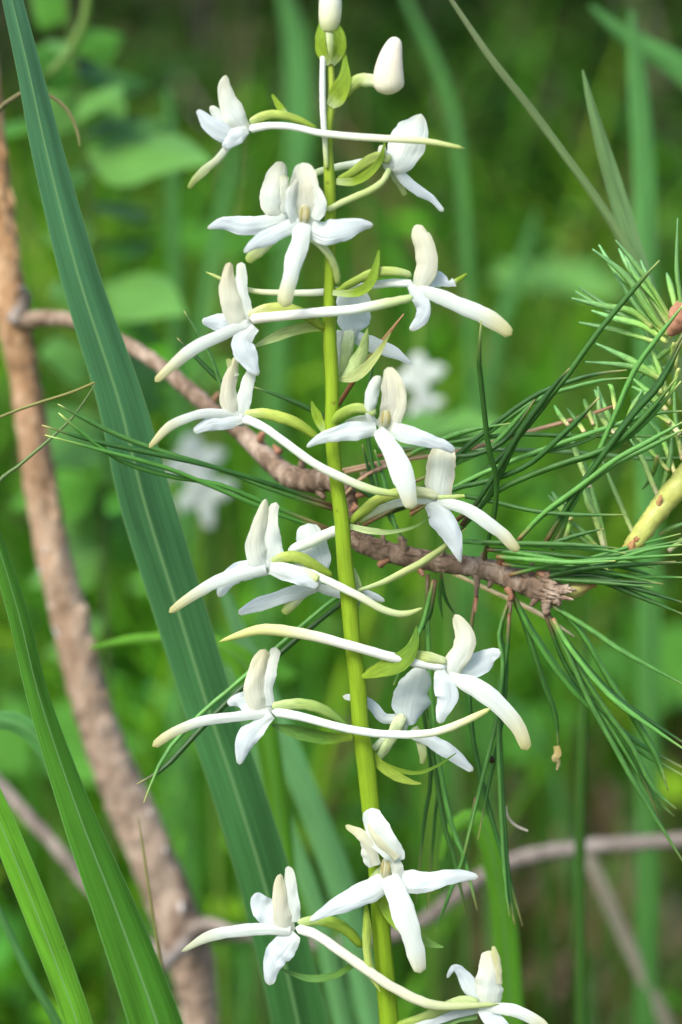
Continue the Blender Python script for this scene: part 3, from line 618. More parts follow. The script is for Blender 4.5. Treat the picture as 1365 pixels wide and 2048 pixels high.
# F15 front, lower
flower('N', -46, (535, 350), [
    ('hood', [(465, 40, 14, 50), (472, 90, 6, 108), (495, 150, 0, 136), (535, 210, -4, 136), (580, 265, -4, 116), (600, 308, 0, 56)], dict(cup=-.3, cols=[(0, WHITE), (1, WHITE)])),
    ('hood_petal', [(435, 110, 4, 24), (470, 180, -8, 40), (530, 240, -12, 44), (590, 300, -10, 40)], dict(cols=[(0, CREAM), (1, CREAM)], roll=25)),
    ('hood_petal', [(440, 180, 4, 60), (448, 240, 0, 80), (455, 295, 0, 70), (460, 340, 2, 36)], dict(cols=[(0, IVORY), (1, WHITE)])),
    ('hood_petal', [(332, 128, 10, 24), (380, 155, 2, 44), (430, 195, -8, 56), (470, 260, -10, 50), (490, 330, -8, 50)], dict(cols=[(0, (.72, .74, .42)), (.4, CREAM), (1, IVORY)])),
    ('hood_petal', [(560, 300, 0, 60), (590, 340, -2, 70), (600, 380, 0, 60), (590, 420, 2, 40)], dict(cols=[(0, IVORY), (1, WHITE)])),
    ('sepal', [(540, 405, 2, 90), (460, 455, -6, 124), (360, 505, -10, 108), (260, 550, -10, 72), (150, 610, -6, 22)]),
    ('sepal', [(590, 400, 2, 90), (690, 415, -6, 116), (790, 405, -8, 96), (900, 382, -8, 66), (1004, 390, -4, 26)]),
    ('lip', [(555, 385, -4, 90), (590, 470, -20, 116), (630, 580, -34, 122), (668, 690, -42, 112), (695, 790, -44, 92), (712, 876, -42, 58)], dict(cols=[(0, WHITE), (.75, WHITE), (.92, (.82, .84, .68)), (1, (.66, .70, .42))])),
    ('ovary', [(430, 480, 44, 40), (460, 420, 30, 46), (500, 370, 14, 50), (540, 350, 4, 50)], dict(cols=[(0, LIME), (1, PALEG)])),
    ('bract', [(490, 480, 34, 30), (590, 590, 24, 96), (690, 670, 18, 84), (750, 720, 16, 44), (828, 744, 14, 6)], dict(cols=[(0, LIME), (1, (.18, .36, .09))]))], column=('y', 24, 40))
# F16 left, lower
flower('F', -12, (470, 480), [
    ('hood', [(446, 286, 6, 24), (444, 340, -2, 44), (450, 400, -8, 60), (458, 450, -8, 74), (475, 492, -2, 50)], dict(roll=-12, cols=[(0, (.74, .74, .50)), (.5, (.80, .79, .66)), (1, IVORY)])),
    ('hood_petal', [(472, 260, 10, 26), (480, 320, 4, 40), (488, 390, 0, 44), (494, 450, 0, 36)], dict(roll=14, wav=.3)),
    ('sepal', [(450, 455, 8, 50), (412, 430, 14, 84), (380, 390, 18, 70), (360, 352, 18, 26)], dict(cols=[(0, COOL), (1, COOL)], r1=.12)),
    ('sepal', [(498, 490, -6, 40), (455, 540, -12, 92), (420, 590, -14, 70), (408, 666, -12, 30)], dict(r1=.1)),
    ('lip', [(480, 482, -6, 36), (390, 474, -14, 38), (290, 482, -20, 38), (200, 502, -24, 36), (108, 552, -24, 12)], dict(cols=[(0, WHITE), (.6, WHITE), (1, (.66, .70, .44))])),
    ('spur', [(80, 645, -4, 50), (190, 685, -14, 52), (300, 760, -24, 52), (430, 852, -32, 52), (560, 940, -36, 52), (700, 1012, -36, 52), (830, 1042, -30, 46), (1115, 1032, -20, 20)], dict(R='N', cols=[(0, WHITE), (.3, (.74, .77, .64)), (.7, (.72, .75, .52)), (1, (.45, .55, .22))])),
    ('ovary', [(418, 745, 6, 36), (350, 670, 0, 54), (270, 622, -4, 60), (180, 606, -4, 54), (90, 622, 0, 40)], dict(R='N', cols=[(0, LIME), (.6, (.30, .46, .06)), (1, PALEG)])),
    ('bract', [(436, 530, -24, 16), (440, 640, -28, 44), (444, 760, -30, 42), (455, 860, -34, 44), (508, 970, -34, 6)], dict(R='N', cup=.3, cols=[(0, LIME), (.5, (.40, .52, .12)), (1, YGREEN)])),
    ('bract', [(372, 832, 14, 34), (270, 888, 20, 36), (140, 902, 24, 34), (-10, 850, 24, 8)], dict(R='N', cols=[(0, LEAFG), (1, (.13, .30, .08))]))])
# F17 bottom right
flower('N', -20, (1030, 1040), [
    ('hood', [(1055, 762, 6, 80), (1062, 830, 0, 106), (1060, 900, -4, 124), (1056, 970, -4, 144), (1056, 1030, 0, 120)], dict(ecols=IVORY, wav=.2)),
    ('hood_petal', [(1078, 738, 4, 22), (1090, 790, -2, 34), (1108, 860, -6, 34), (1108, 930, -6, 30)], dict(cols=[(0, (.7, .72, .36)), (1, CREAM)])),
    ('sepal', [(1000, 1030, 4, 50), (965, 950, 8, 80), (925, 880, 10, 62), (880, 848, 8, 34), (846, 900, 4, 12)]),
    ('sepal', [(1010, 1060, -8, 30), (1050, 1100, -16, 70), (1120, 1145, -20, 80), (1180, 1200, -20, 40)]),
    ('lip', [(1020, 1050, -6, 40), (1130, 1056, -16, 56), (1230, 1080, -24, 62), (1320, 1130, -28, 56), (1390, 1200, -28, 36)]),
    ('sepal', [(1010, 1062, 0, 26), (880, 1084, -4, 46), (760, 1120, -6, 54), (640, 1180, -6, 36)]),
    ('ovary', [(560, 1150, 14, 40), (700, 1110, 4, 50), (830, 1050, -4, 56), (930, 1016, -4, 56), (1010, 1040, 0, 50)], dict(cols=[(0, LIME), (.6, (.50, .60, .26)), (1, PALEG)])),
    ('bract', [(570, 1180, 12, 40), (720, 1130, 10, 90), (870, 1090, 8, 96), (1000, 1090, 6, 30)], dict(cols=[(0, LEAFG), (1, (.2, .36, .12))]))])

# ------------------------------------------------------------------ the pine: trunk, branches, needles
TY = 0.092                                  # trunk stands this far behind the orchid
trunk_px = [(-60, -260, 0, 34), (-30, 60, 0, 40), (-6, 330, 0, 46), (10, 500, 0, 56), (28, 640, 0, 66), (50, 760, 0, 62), (68, 880, 0, 64), (98, 1066, 0, 68), (141, 1240, 0, 74),
            (180, 1400, 0, 76), (226, 1530, 0, 84), (280, 1655, 0, 92), (345, 1815, 0, 92), (383, 1920, 0, 90), (396, 1990, 0, 78), (402, 2060, 0, 74)]
tp = to_ground(W(trunk_px, TY), 4, wend=.007, bend=.3)
pine = thing('pine_tree', Vector((tp[-1][0], tp[-1][1], 0)),
             'young pine with leaning brown trunk and a needled branch reaching behind the orchid', 'pine tree')
mb = MB(); tube(mb, tp, n=300, ns=28, rough=.13, rf=100)
trunk = mb.build('trunk', M_BARK, pine)
# loose bark flakes and branch scars stand proud of the trunk
def trunk_at(py):
    for a, b in zip(trunk_px, trunk_px[1:]):
        if a[1] <= py <= b[1]:
            t = (py - a[1]) / (b[1] - a[1]); return a[0] + (b[0] - a[0]) * t, a[3] + (b[3] - a[3]) * t
    return trunk_px[-1][0], trunk_px[-1][3]
for i in range(150):
    py = U(300, 2040); cx, w = trunk_at(py); u = U(-.92, .92)
    px = cx + u * w / 2; dz = -math.sqrt(max(0, 1 - u * u)) * w / 2 * .97
    L = U(14, 40); ww = U(8, 20); sl = .22
    mb = MB()
    ribbon(mb, W([(px - L * sl, py - L / 2, TY / SPX * 0 + 0, 3), (px, py, 0, ww), (px + L * sl, py + L / 2, 0, 4)], TY + dz * SPX * 1.2 - .0002),
           n=6, nc=5, cup=.3, thick=.0008, wav=.6, rag=.6)
    mb.build('bark_flake', M_BARK, trunk)
M_RESIN = leaf_mat('resin', base=(.62, .58, .56), rough=.3, transl=0, spec=.5)
for (px, py, r) in [(84, 1143, 11), (90, 1100, 8), (104, 1212, 10), (112, 1256, 12), (116, 1270, 9), (363, 1816, 13), (330, 1700, 8), (300, 1625, 8), (262, 1690, 10), (268, 1720, 9)]:
    cx, w = trunk_at(py); dz = -math.sqrt(max(.05, 1 - min(1, abs(px - cx) / (w / 2)) ** 2)) * w / 2
    mb = MB(); tube(mb, W([(px - 2, py - r, 0, r * .5), (px, py, -.0003, r), (px + 2, py + r, 0, r * .5)], TY + dz * SPX * 1.2), n=8, ns=8, r0=.3, r1=.3, rough=.2)
    mb.build('resin_drop', M_RESIN, trunk)

BRD = lambda px: 1330 - (px - 50) * 1.725 if px < 690 else 226 - (px - 690) * .30      # depth of the branch (px units) along its run
def brp(l): return [(a, b, BRD(a), w) for a, b, w in l]
branch_px = brp([(32, 645, 52), (62, 640, 36), (110, 636, 30), (160, 645, 29), (210, 668, 29), (265, 695, 29), (330, 738, 30), (390, 790, 33), (430, 822, 31), (480, 862, 34), (530, 912, 40), (575, 950, 44), (620, 962, 46), (665, 960, 44),
                 (692, 985, 40), (698, 1030, 38), (706, 1070, 40), (745, 1095, 42), (800, 1110, 42), (860, 1122, 40), (920, 1130, 40), (980, 1140, 44), (1030, 1158, 48), (1080, 1176, 50), (1112, 1183, 42), (1134, 1187, 24)])
mb = MB(); tube(mb, W(branch_px), n=420, ns=26, rough=.16, rf=80, r1=.02)
branch = mb.build('branch', M_TWIG, pine)
for i in range(90):                       # peeling bark flakes
    k = random.randint(2, len(branch_px) - 2); A, B = branch_px[k], branch_px[k + 1]; t = rnd()
    cx, cy, w = A[0] + (B[0] - A[0]) * t, A[1] + (B[1] - A[1]) * t, A[3]
    dx, dy = B[0] - A[0], B[1] - A[1]; L_ = math.hypot(dx, dy); dx /= L_; dy /= L_
    u = U(-.85, .85); px, py = cx - dy * u * w / 2, cy + dx * u * w / 2; dd = BRD(cx) - math.sqrt(1 - u * u) * w * .52
    L = U(8, 22)
    mb = MB(); ribbon(mb, W([(px - dx * L, py - dy * L, dd + 1, 3), (px, py, dd - 1, U(5, 12)), (px + dx * L, py + dy * L, dd - U(0, 3), 3)]), n=6, nc=4, cup=.35, wav=.5, rag=.5, thick=.0004)
    mb.build('bark_flake', M_TWIG, branch)
# stubs (old needle bases) and scales along it
def stub(pts, mat=M_SCALE, name='needle_base'):
    mb = MB(); tube(mb, W([(a, b, BRD(a) + d, w) for a, b, d, w in pts]), n=11, ns=8, rough=.45, rf=90, r1=.15); return mb.build(name, mat, branch)
for (x, y, dx, dy, w) in [(604, 935, -2, -38, 13), (560, 905, -14, -16, 14), (520, 880, 10, -18, 14), (470, 840, -8, -18, 14), (735, 985, -26, 8, 16), (715, 1010, -20, 12, 15), (724, 950, 34, -12, 12), (745, 945, 40, -18, 10),
                          (768, 1095, -2, -30, 14), (810, 1105, -4, -26, 18), (806, 1085, -6, -12, 16), (760, 1130, 26, -18, 14), (890, 1128, -4, 22, 14), (884, 1115, 4, -16, 12), (955, 1150, -3, 50, 13), (953, 1190, -2, 40, 8), (965, 1130, 6, -30, 16), (1000, 1130, 5, -24, 15),
                          (1018, 1175, 6, 30, 16), (1020, 1200, 2, 30, 9), (1050, 1150, 22, -24, 20), (1085, 1160, 16, -20, 18), (1100, 1150, -30, -8, 16), (1095, 1200, -4, 34, 22), (1110, 1195, 12, 18, 18), (1125, 1180, 16, -8, 16),
                          (430, 800, 10, -16, 10), (355, 760, -6, 14, 10), (640, 985, 12, 14, 14), (590, 970, -8, 16, 12), (270, 705, 8, 12, 8), (1075, 1195, -14, 20, 14), (985, 1160, -10, 18, 12), (840, 1140, 8, 14, 12)]:
    stub([(x, y, -10, w * 1.15), (x + dx * .5, y + dy * .5 + U(-3, 3), -14, w * .9), (x + dx * .9, y + dy * .9, -15, w * .6)], M_SCALE if rnd() < .4 else M_TWIG)
# end bud
mb = MB(); ribbon(mb, W([(1130, 1186, BRD(1130) - 8, 26), (1150, 1180, BRD(1130) - 14, 34), (1172, 1172, BRD(1130) - 16, 24), (1194, 1170, BRD(1130) - 14, 5)]), cup=.7, n=12, nc=7, thick=.002, cols=[(0, (.34, .42, .12)), (.6, (.45, .38, .14)), (1, (.40, .18, .08))])
mb.build('end_bud', M_GREEN, branch)

NCOL = [[(0, (.16, .08, .04)), (.05, (.14, .10, .04)), (.12, (.04, .13, .018)), (.9, (.036, .12, .02)), (1, (.28, .36, .10))],
        [(0, (.18, .09, .05)), (.05, (.16, .14, .05)), (.1, (.06, .17, .03)), (.92, (.05, .15, .03)), (1, (.32, .36, .12))],
        [(0, (.12, .06, .03)), (.06, (.10, .08, .03)), (.12, (.022, .08, .012)), (.9, (.022, .08, .015)), (1, (.30, .28, .10))]]
DRY = [(0, (.40, .26, .15)), (.5, (.50, .34, .20)), (1, (.36, .16, .08))]
def needle(R, pts, w=10.5, d0=200, d1=140, parent=None, cols=None, name='needle', w0=None, tip=.25, mat=None, twin=.45):
    if R in 'GH' and rnd() < twin:         # needles grow in pairs: the second one strays a little from the first
        n = len(pts); o = Vector((U(-1, 1), U(-1, 1))).normalized() * U(22, 60)
        sh = U(.86, 1.0)
        p2 = [(x + o.x * (i / (n - 1)) ** 1.3, y + o.y * (i / (n - 1)) ** 1.3) for i, (x, y) in enumerate(pts)]
        p2[-1] = (p2[-2][0] + (p2[-1][0] - p2[-2][0]) * sh, p2[-2][1] + (p2[-1][1] - p2[-2][1]) * sh)
        needle1(R, p2, w * U(.85, 1), d0 + 4, d1 + U(-30, 40), parent, cols, name, w0, tip, mat)
    return needle1(R, pts, w, d0, d1, parent, cols, name, w0, tip, mat)
def needle1(R, pts, w=10.5, d0=200, d1=140, parent=None, cols=None, name='needle', w0=None, tip=.25, mat=None):
    """pts base -> tip in photo/zoom pixels; depth runs from d0 to d1 (px units behind the stem)"""
    x0, y0, s = ZR[R]; n = len(pts); P = []
    for i, (x, y) in enumerate(pts):
        t = i / (n - 1)
        ww = w * 0.98 * (.78 + .36 * math.sin(math.pi * min(1, t * .8 + .1))) if i < n - 1 else w * tip
        P.append((x0 + x * s, y0 + y * s, d0 + (d1 - d0) * t, ww))
    k_ = U(.9, 2.1); cc = [(p, tuple(v * k_ for v in c)) for p, c in (cols or random.choice(NCOL))] if not mat and cols is not DRY else cols
    mb = MB(); tube(mb, W(P), n=16, ns=6, cols=cc, flat=.8, rough=.05, rf=20)
    return mb.build(name, mat or M_NEEDLE, parent or branch)
BT = BRD(1080)
# fan reaching up and to the right
needle('G', [(272, 1785), (300, 1660), (335, 1520), (352, 1370), (345, 1270), (310, 1150), (285, 950), (265, 760), (255, 640), (268, 440)], 10.5, BRD(965) - 10, -60, tip=.3, cols=NCOL[0])
needle('G', [(-380, 1560), (-100, 1400), (140, 1170), (400, 960), (560, 850), (700, 790), (880, 735), (1062, 710)], 10, 190, 90)
needle('G', [(160, 1560), (350, 1270), (480, 1050), (640, 830), (750, 700)], 11, 120, 40, cols=NCOL[2])
needle('G', [(60, 1680), (170, 1560), (320, 1380), (500, 1020), (700, 790), (900, 510), (1100, 270), (1240, 112)], 11, BRD(900), 10, cols=NCOL[0])
needle('G', [(-120, 1500), (120, 1350), (400, 1220), (700, 1110), (1000, 1010), (1200, 950), (1400, 932)], 10, 170, 60, cols=NCOL[1])
needle('G', [(-120, 1480), (120, 1360), (330, 1310), (520, 1230), (640, 1130), (800, 980), (912, 858)], 11, 170, 40, cols=NCOL[2])
needle('G', [(120, 1540), (370, 1360), (650, 1240), (900, 1160), (1040, 1080), (1200, 920), (1335, 750)], 11.5, 150, 20, cols=NCOL[0])
needle('G', [(470, 1640), (600, 1500), (800, 1350), (1000, 1200), (1200, 1090), (1400, 975)], 11, 120, 30, cols=NCOL[1])
needle('G', [(600, 1680), (760, 1420), (900, 1220), (1100, 950), (1250, 780), (1400, 480)], 11, 120, 0, cols=NCOL[2])
needle('G', [(650, 1690), (740, 1500), (830, 1330), (1000, 950), (1100, 720), (1240, 520), (1400, 320)], 10.5, 130, 50, cols=NCOL[1])
needle('G', [(-20, 1370), (160, 1395), (360, 1435), (560, 1480), (800, 1500), (1055, 1500)], 9.5, 160, 70, cols=NCOL[0])
needle('G', [(-160, 1190), (30, 1100), (200, 1040), (425, 1002)], 11, 150, 110)
needle('G', [(-300, 1180), (200, 1090), (480, 1062), (800, 1070), (1400, 1072)], 9, 190, 150, cols=NCOL[0])
needle('G', [(-120, 1330), (200, 1190), (330, 1120), (480, 960), (600, 830)], 9, 190, 130, cols=NCOL[1])
needle('G', [(-300, 1130), (250, 1145), (600, 1150), (900, 1170), (1200, 1195), (1400, 1183)], 9, 230, 180, cols=[(0, (.12, .25, .10)), (1, (.14, .30, .10))])
needle('G', [(-150, 1080), (0, 1100), (120, 1180), (300, 1150), (430, 1060), (560, 870)], 10, 180, 120, cols=NCOL[2])
needle('P', [(740, 1040), (850, 1000), (945, 960), (1010, 905), (1075, 830), (1110, 790)], 9.5, 200, 110, cols=NCOL[2])
needle('P', [(850, 1005), (905, 975), (960, 950), (1040, 915), (1150, 890), (1220, 860)], 9, 190, 100, cols=NCOL[1])
# low flat sheaf to the right
for a in [[(60, 1640), (400, 1660), (800, 1680), (1060, 1712)], [(560, 1830), (720, 1790), (1000, 1720), (1400, 1630)], [(560, 1845), (700, 1820), (900, 1790), (1400, 1758)],
          [(300, 1690), (500, 1702), (700, 1720), (1000, 1750)], [(590, 1835), (900, 1830), (1150, 1840), (1400, 1842)], [(700, 1790), (900, 1765), (1060, 1790), (1235, 1842)],
          [(420, 1830), (620, 1780), (800, 1755), (1100, 1735), (1400, 1715)], [(380, 1770), (600, 1790), (900, 1805), (1260, 1880)], [(640, 1660), (790, 1612), (935, 1577)], [(350, 1730), (540, 1745), (760, 1760), (1000, 1752)],
          [(560, 1850), (760, 1800), (960, 1760), (1180, 1690), (1400, 1660)]]:
    needle('G', a, U(9, 11), BT - 10, BT - U(10, 90))
for a in [[(790, 350), (1000, 332), (1200, 388), (1400, 450)], [(800, 345), (1020, 352), (1290, 366)], [(840, 440), (1000, 540), (1150, 640), (1400, 775)]]:
    needle('H', a, 10.5, BT - 10, BT - 70)
# hanging needles
PEND = [([(690, 365), (720, 450), (750, 520), (820, 740), (870, 880), (882, 1004)], 11), ([(692, 380), (740, 480), (780, 560), (900, 740), (1050, 890), (1200, 1020), (1400, 1128)], 11),
        ([(840, 430), (960, 540), (1080, 740), (1180, 890), (1260, 1030), (1302, 1138)], 11), ([(835, 470), (920, 640), (1000, 820), (1100, 1000), (1200, 1180), (1400, 1500)], 11),
        ([(840, 480), (960, 700), (1080, 890), (1160, 1010), (1240, 1180), (1334, 1272)], 11), ([(860, 500), (930, 620), (1060, 780), (1180, 880), (1400, 1030)], 11),
        ([(830, 480), (890, 640), (960, 760), (1090, 900), (1160, 1010), (1280, 1290)], 10), ([(690, 430), (650, 560), (665, 680), (640, 900), (580, 1150), (515, 1420)], 9),
        ([(690, 480), (680, 640), (650, 820), (655, 1000), (670, 1300), (690, 1560), (712, 1695)], 10), ([(558, 430), (530, 640), (540, 900), (570, 1080), (610, 1240), (680, 1480), (742, 1700)], 10),
        ([(372, 330), (370, 600), (385, 900), (400, 1080), (440, 1320), (480, 1450), (520, 1655)], 10), ([(405, 350), (375, 500), (320, 580), (345, 800), (385, 1090), (360, 1290), (325, 1615)], 8),
        ([(425, 330), (440, 420), (482, 490)], 7), ([(560, 1200), (515, 1420), (455, 1580), (400, 1722)], 8), ([(830, 470), (900, 600), (1010, 800), (1130, 1000), (1270, 1230)], 9),
        ([(395, 350), (350, 530), (300, 620), (240, 760)], 9)]
for i, (a, w) in enumerate(PEND):
    x = 665 + a[0][0] * .51282
    needle('H', a, w, BRD(x) - 4, BRD(x) + U(-60, 30))
# to the left
for a, w in [([(672, 1020), (560, 985), (440, 938), (330, 905), (240, 872), (170, 838), (116, 808)], 10), ([(668, 1012), (540, 968), (420, 932), (300, 906), (180, 880), (84, 850)], 10),
             ([(664, 1060), (540, 1010), (440, 970), (330, 950), (240, 920), (170, 870), (118, 826)], 10), ([(660, 1062), (560, 1030), (430, 975), (330, 935), (220, 905), (90, 870)], 9),
             ([(700, 1195), (660, 1225), (580, 1290), (490, 1370), (400, 1460), (330, 1535), (274, 1568)], 11), ([(700, 1180), (660, 1205), (560, 1290), (470, 1370), (400, 1430), (330, 1510), (288, 1605)], 9),
             ([(450, 800), (430, 735), (410, 692), (369, 622)], 9), ([(470, 790), (440, 762), (400, 722), (355, 676)], 9), ([(700, 870), (645, 832), (580, 800), (508, 774)], 10),
             ([(690, 960), (760, 1000), (743, 958), (725, 888)], 9), ([(806, 1085), (796, 1060), (778, 1030), (752, 960), (735, 870), (738, 780), (752, 700)], 9), ([(800, 1080), (784, 1030), (768, 960), (750, 900)], 9)]:
    left = a[-1][0] < 660
    needle('P', a, w, 190, 60 if a[-1][1] > 800 and left else 200, cols=NCOL[random.randint(0, 2)])
needle('P', [(676, 812), (715, 750), (752, 700), (808, 628)], 11, 190, 90, cols=[(0, (.10, .045, .02)), (.45, (.16, .075, .03)), (.6, (.22, .22, .05)), (.8, (.34, .18, .08)), (1, (.45, .25, .14))])
# dry needles
needle('P', [(690, 945), (800, 922), (938, 898), (1041, 868), (1122, 846), (1195, 824), (1246, 804)], 9, 210, 170, cols=DRY)
needle('P', [(660, 945), (760, 925), (850, 905)], 8, 230, 240, cols=DRY)
needle('H', [(470, 325), (600, 385), (700, 430), (820, 490), (945, 572)], 9, 250, 210, cols=[(0, (.5, .42, .22)), (.5, (.58, .46, .26)), (1, (.62, .50, .34))])
needle('P', [(690, 990), (720, 960), (760, 935)], 8, 200, 190, cols=DRY)

# lower whorl of bare branches (thin, dead, further back)
def bare(pts, d0, d1, name='dead_branch', n=60):
    P = []
    for i, (a, b, w) in enumerate(pts):
        t = i / (len(pts) - 1); P.append((a, b, (d0 + (d1 - d0) * t), w * .70))
    mb = MB(); tube(mb, W(P, 0.0), n=n, ns=12, rough=.24, rf=60); return mb.build(name, M_DEADTWIG, pine)
bare([(400, 1850, 60), (440, 1868, 44), (540, 1872, 34), (650, 1892, 36), (740, 1882, 38), (830, 1852, 40), (900, 1800, 40), (960, 1756, 42), (1020, 1725, 44), (1100, 1704, 44), (1220, 1690, 42), (1365, 1680, 40), (1500, 1650, 36)], TY + .005, .13)
bare([(390, 1880, 50), (330, 1905, 40), (260, 1860, 36), (180, 1775, 38), (110, 1690, 40), (50, 1625, 40), (0, 1570, 38), (-80, 1480, 34)], TY, .10)
bare([(395, 1850, 50), (370, 1890, 44), (340, 1920, 32), (316, 1945, 20)], TY, TY - .02, n=20)
bare([(385, 1860, 46), (420, 1848, 36), (470, 1862, 28), (530, 1858, 18)], TY - .004, TY - .01, n=20)
bare([(32, 640, 60), (50, 600, 34), (46, 580, 22), (40, 575, 10)], TY - .002, TY - .006, n=14)

# ------------------------------------------------------------------ the second pine at the right with a fresh pale shoot
sp = [at(1660, 500, .055), at(1640, 900, .055), at(1625, 1300, .055), at(1615, 1700, .055)]
spw = to_ground([(p.x, p.y, p.z, w) for p, w in zip(sp, (.0035, .0045, .005, .0055))], 4, wend=.007)
sap = thing('pine_sapling', Vector((spw[-1][0], spw[-1][1], 0)), 'pine sapling with fresh yellow-green shoots and short pale needles beside the grass blades', 'pine tree')
mb = MB(); tube(mb, spw, n=40, ns=12, rough=.1); mb.build('trunk', M_BARK, sap)
M_SHOOT = leaf_mat('fresh_shoot', rough=.45, transl=.1, vary=.25, nscale=(3, 20, 1), bump=.4)
SHC = [(0, (.42, .20, .09)), (.08, (.45, .36, .10)), (.2, (.46, .50, .12)), (.6, (.44, .48, .12)), (1, (.32, .30, .10))]
mb = MB(); tube(mb, W([(1244, 1116, 130, 14), (1262, 1096, 130, 34), (1296, 1050, 130, 42), (1330, 1005, 136, 46), (1372, 955, 150, 50), (1440, 880, 300, 50), (1540, 800, 560, 50), (1655, 740, 830, 50)]), n=60, ns=14, rough=.12, cols=SHC, r0=.02)
shoot = mb.build('shoot', M_SHOOT, sap)
M_SHSCALE = bark_mat('fresh_shoot_scale', (.36, .16, .07), (.46, .28, .12), (.50, .40, .18), scale=900, bumpd=.0002)
for (x, y, dx, dy, w) in [(1262, 1098, 10, -34, 18), (1275, 1085, -6, -24, 16), (1318, 1010, 8, -40, 14)]:
    mb = MB(); ribbon(mb, W([(x, y, 112, w), (x + dx * .25, y + dy * .25, 109, w * .8), (x + dx * .5, y + dy * .5, 108, 5)]), n=8, nc=5, cup=.5, thick=.0003, rag=.5, wav=.4)
    mb.build('scale', M_SHSCALE, shoot)
PG = [[(0, (.46, .36, .20)), (.2, (.30, .38, .10)), (.4, (.12, .27, .045)), (1, (.085, .23, .06))], [(0, (.48, .42, .28)), (.28, (.26, .38, .10)), (1, (.12, .29, .09))], [(0, (.36, .34, .12)), (.25, (.16, .31, .05)), (1, (.12, .28, .10))]]
SH = [[(1115, 1640), (1060, 1520), (1000, 1380), (930, 1210)], [(950, 1695), (920, 1540), (880, 1400), (830, 1200)], [(1240, 1412), (1190, 1300), (1150, 1200), (1080, 1085)], [(1110, 1640), (1150, 1560), (1220, 1470), (1290, 1350)],
      [(1240, 1605), (1310, 1570), (1400, 1540)], [(1240, 1420), (1270, 1310), (1300, 1180), (1310, 1030)], [(1290, 1260), (1200, 1160), (1120, 1080), (1060, 1010)], [(905, 1680), (830, 1600), (750, 1530)], [(905, 1690), (830, 1640), (740, 1580)], [(940, 1690), (900, 1540), (860, 1440), (840, 1330)],
      [(760, 1530), (700, 1450), (655, 1375)], [(720, 1640), (760, 1500), (700, 1400)], [(1330, 1290), (1280, 1150), (1240, 1050), (1150, 960)], [(1365, 1200), (1330, 1000), (1320, 800)],
      [(1300, 1000), (1190, 930), (1090, 880)], [(1280, 930), (1180, 850), (1090, 800)], [(1060, 990), (1100, 900), (1150, 820)], [(880, 1010), (840, 900), (830, 870)], [(1000, 1060), (920, 960), (905, 800)], [(740, 1010), (700, 960), (668, 905)],
      [(830, 1050), (790, 990), (750, 935)], [(900, 1060), (890, 1000), (880, 940)], [(1350, 1060), (1250, 950), (1150, 870)], [(1050, 1110), (960, 960), (905, 810)], [(1000, 930), (980, 810), (960, 790)],
      [(1290, 1700), (1350, 1650), (1420, 1600)], [(1050, 1700), (950, 1810), (860, 1810)], [(1340, 1420), (1390, 1300), (1420, 1150)], [(860, 1350), (800, 1200), (770, 1090)], [(1230, 1180), (1200, 1280), (1150, 1360)]]
for a in SH: needle('G', a, U(9, 13), 150, U(150, 260), parent=shoot, cols=random.choice(PG), tip=.35)
# upper tuft
mb = MB(); tube(mb, W([(1338, 672, 200, 12), (1352, 650, 200, 40), (1368, 626, 210, 52), (1410, 590, 260, 44), (1500, 560, 480, 40), (1655, 560, 800, 40)]), n=40, ns=14, rough=.15, r0=.05)
tuft = mb.build('shoot', M_SCALE, sap)
TU = [[(1330, 480), (1200, 260), (1100, 120), (1000, 0)], [(1200, 490), (1090, 440), (1000, 390), (800, 258)], [(1230, 560), (1100, 520), (950, 480), (800, 450)], [(1260, 520), (1140, 300), (1000, 170), (910, 25)], [(1260, 770), (1150, 715), (1050, 685), (835, 665)],
      [(1240, 760), (1140, 690), (1050, 640), (893, 565)], [(1300, 900), (1220, 650), (1180, 520), (1115, 360)], [(1320, 470), (1230, 330), (1110, 190), (1055, 80)], [(1200, 480), (1090, 390), (930, 360), (760, 318)], [(1290, 520), (1190, 400), (1060, 200), (875, 50)],
      [(1340, 420), (1300, 250), (1280, 180)], [(1280, 560), (1150, 470), (1000, 430), (870, 385)], [(1350, 480), (1400, 200), (1380, 0)], [(1320, 560), (1280, 700), (1150, 620)], [(1330, 700), (1360, 400), (1335, 160), (1340, -120)], [(1250, 840), (1200, 700), (1130, 760)], [(1345, 700), (1300, 850), (1200, 860)],
      [(1300, 480), (1200, 320), (1150, 220), (1080, 90)], [(1350, 560), (1260, 620), (1190, 700)], [(1310, 530), (1230, 480), (1130, 380), (1000, 180)]]
for a in TU: needle('G', a, U(9, 14), 200, U(190, 300), parent=tuft, cols=[(0, (.30, .34, .10)), (.25, (.15, .30, .055)), (1, (.10, .25, .09))], tip=.3)

# ------------------------------------------------------------------ grass blades one can tell apart
BLUE = [(0, (.075, .21, .11)), (.3, (.06, .19, .075)), (.6, (.05, .17, .045)), (1, (.045, .15, .022))]
FRESH = [(0, (.06, .22, .02)), (.5, (.055, .20, .014)), (1, (.05, .17, .010))]
BRIGHT = [(0, (.13, .37, .03)), (1, (.11, .31, .025))]
PALE = [(0, (.09, .27, .075)), (1, (.08, .25, .045))]
DRYB = [(0, (.38, .34, .28)), (1, (.30, .27, .20))]
def blade(label, pts, y=0.0, cols=FRESH, fold=.28, cup=0, group=None, ground=True, n=40, nc=9, roll=0, name='grass_blade', wav=.05, twist=0, edge=None, thick=.00045, mat=None, cat='grass'):
    """pts from tip (or the top of the frame) down, (px, py, width)"""
    P = W([(a, b, 0, w) for a, b, w in pts], y)
    if ground: P = to_ground(P, 4, bend=.45)
    mb = MB(); ribbon(mb, P, n=n, nc=nc, fold=fold, cup=cup, cols=cols, roll=roll, wav=wav, twist=twist, thick=thick, ecols=edge, rag=.05)
    o = mb.build(name, mat or M_BLADE)
    return tag(o, label, cat, group)
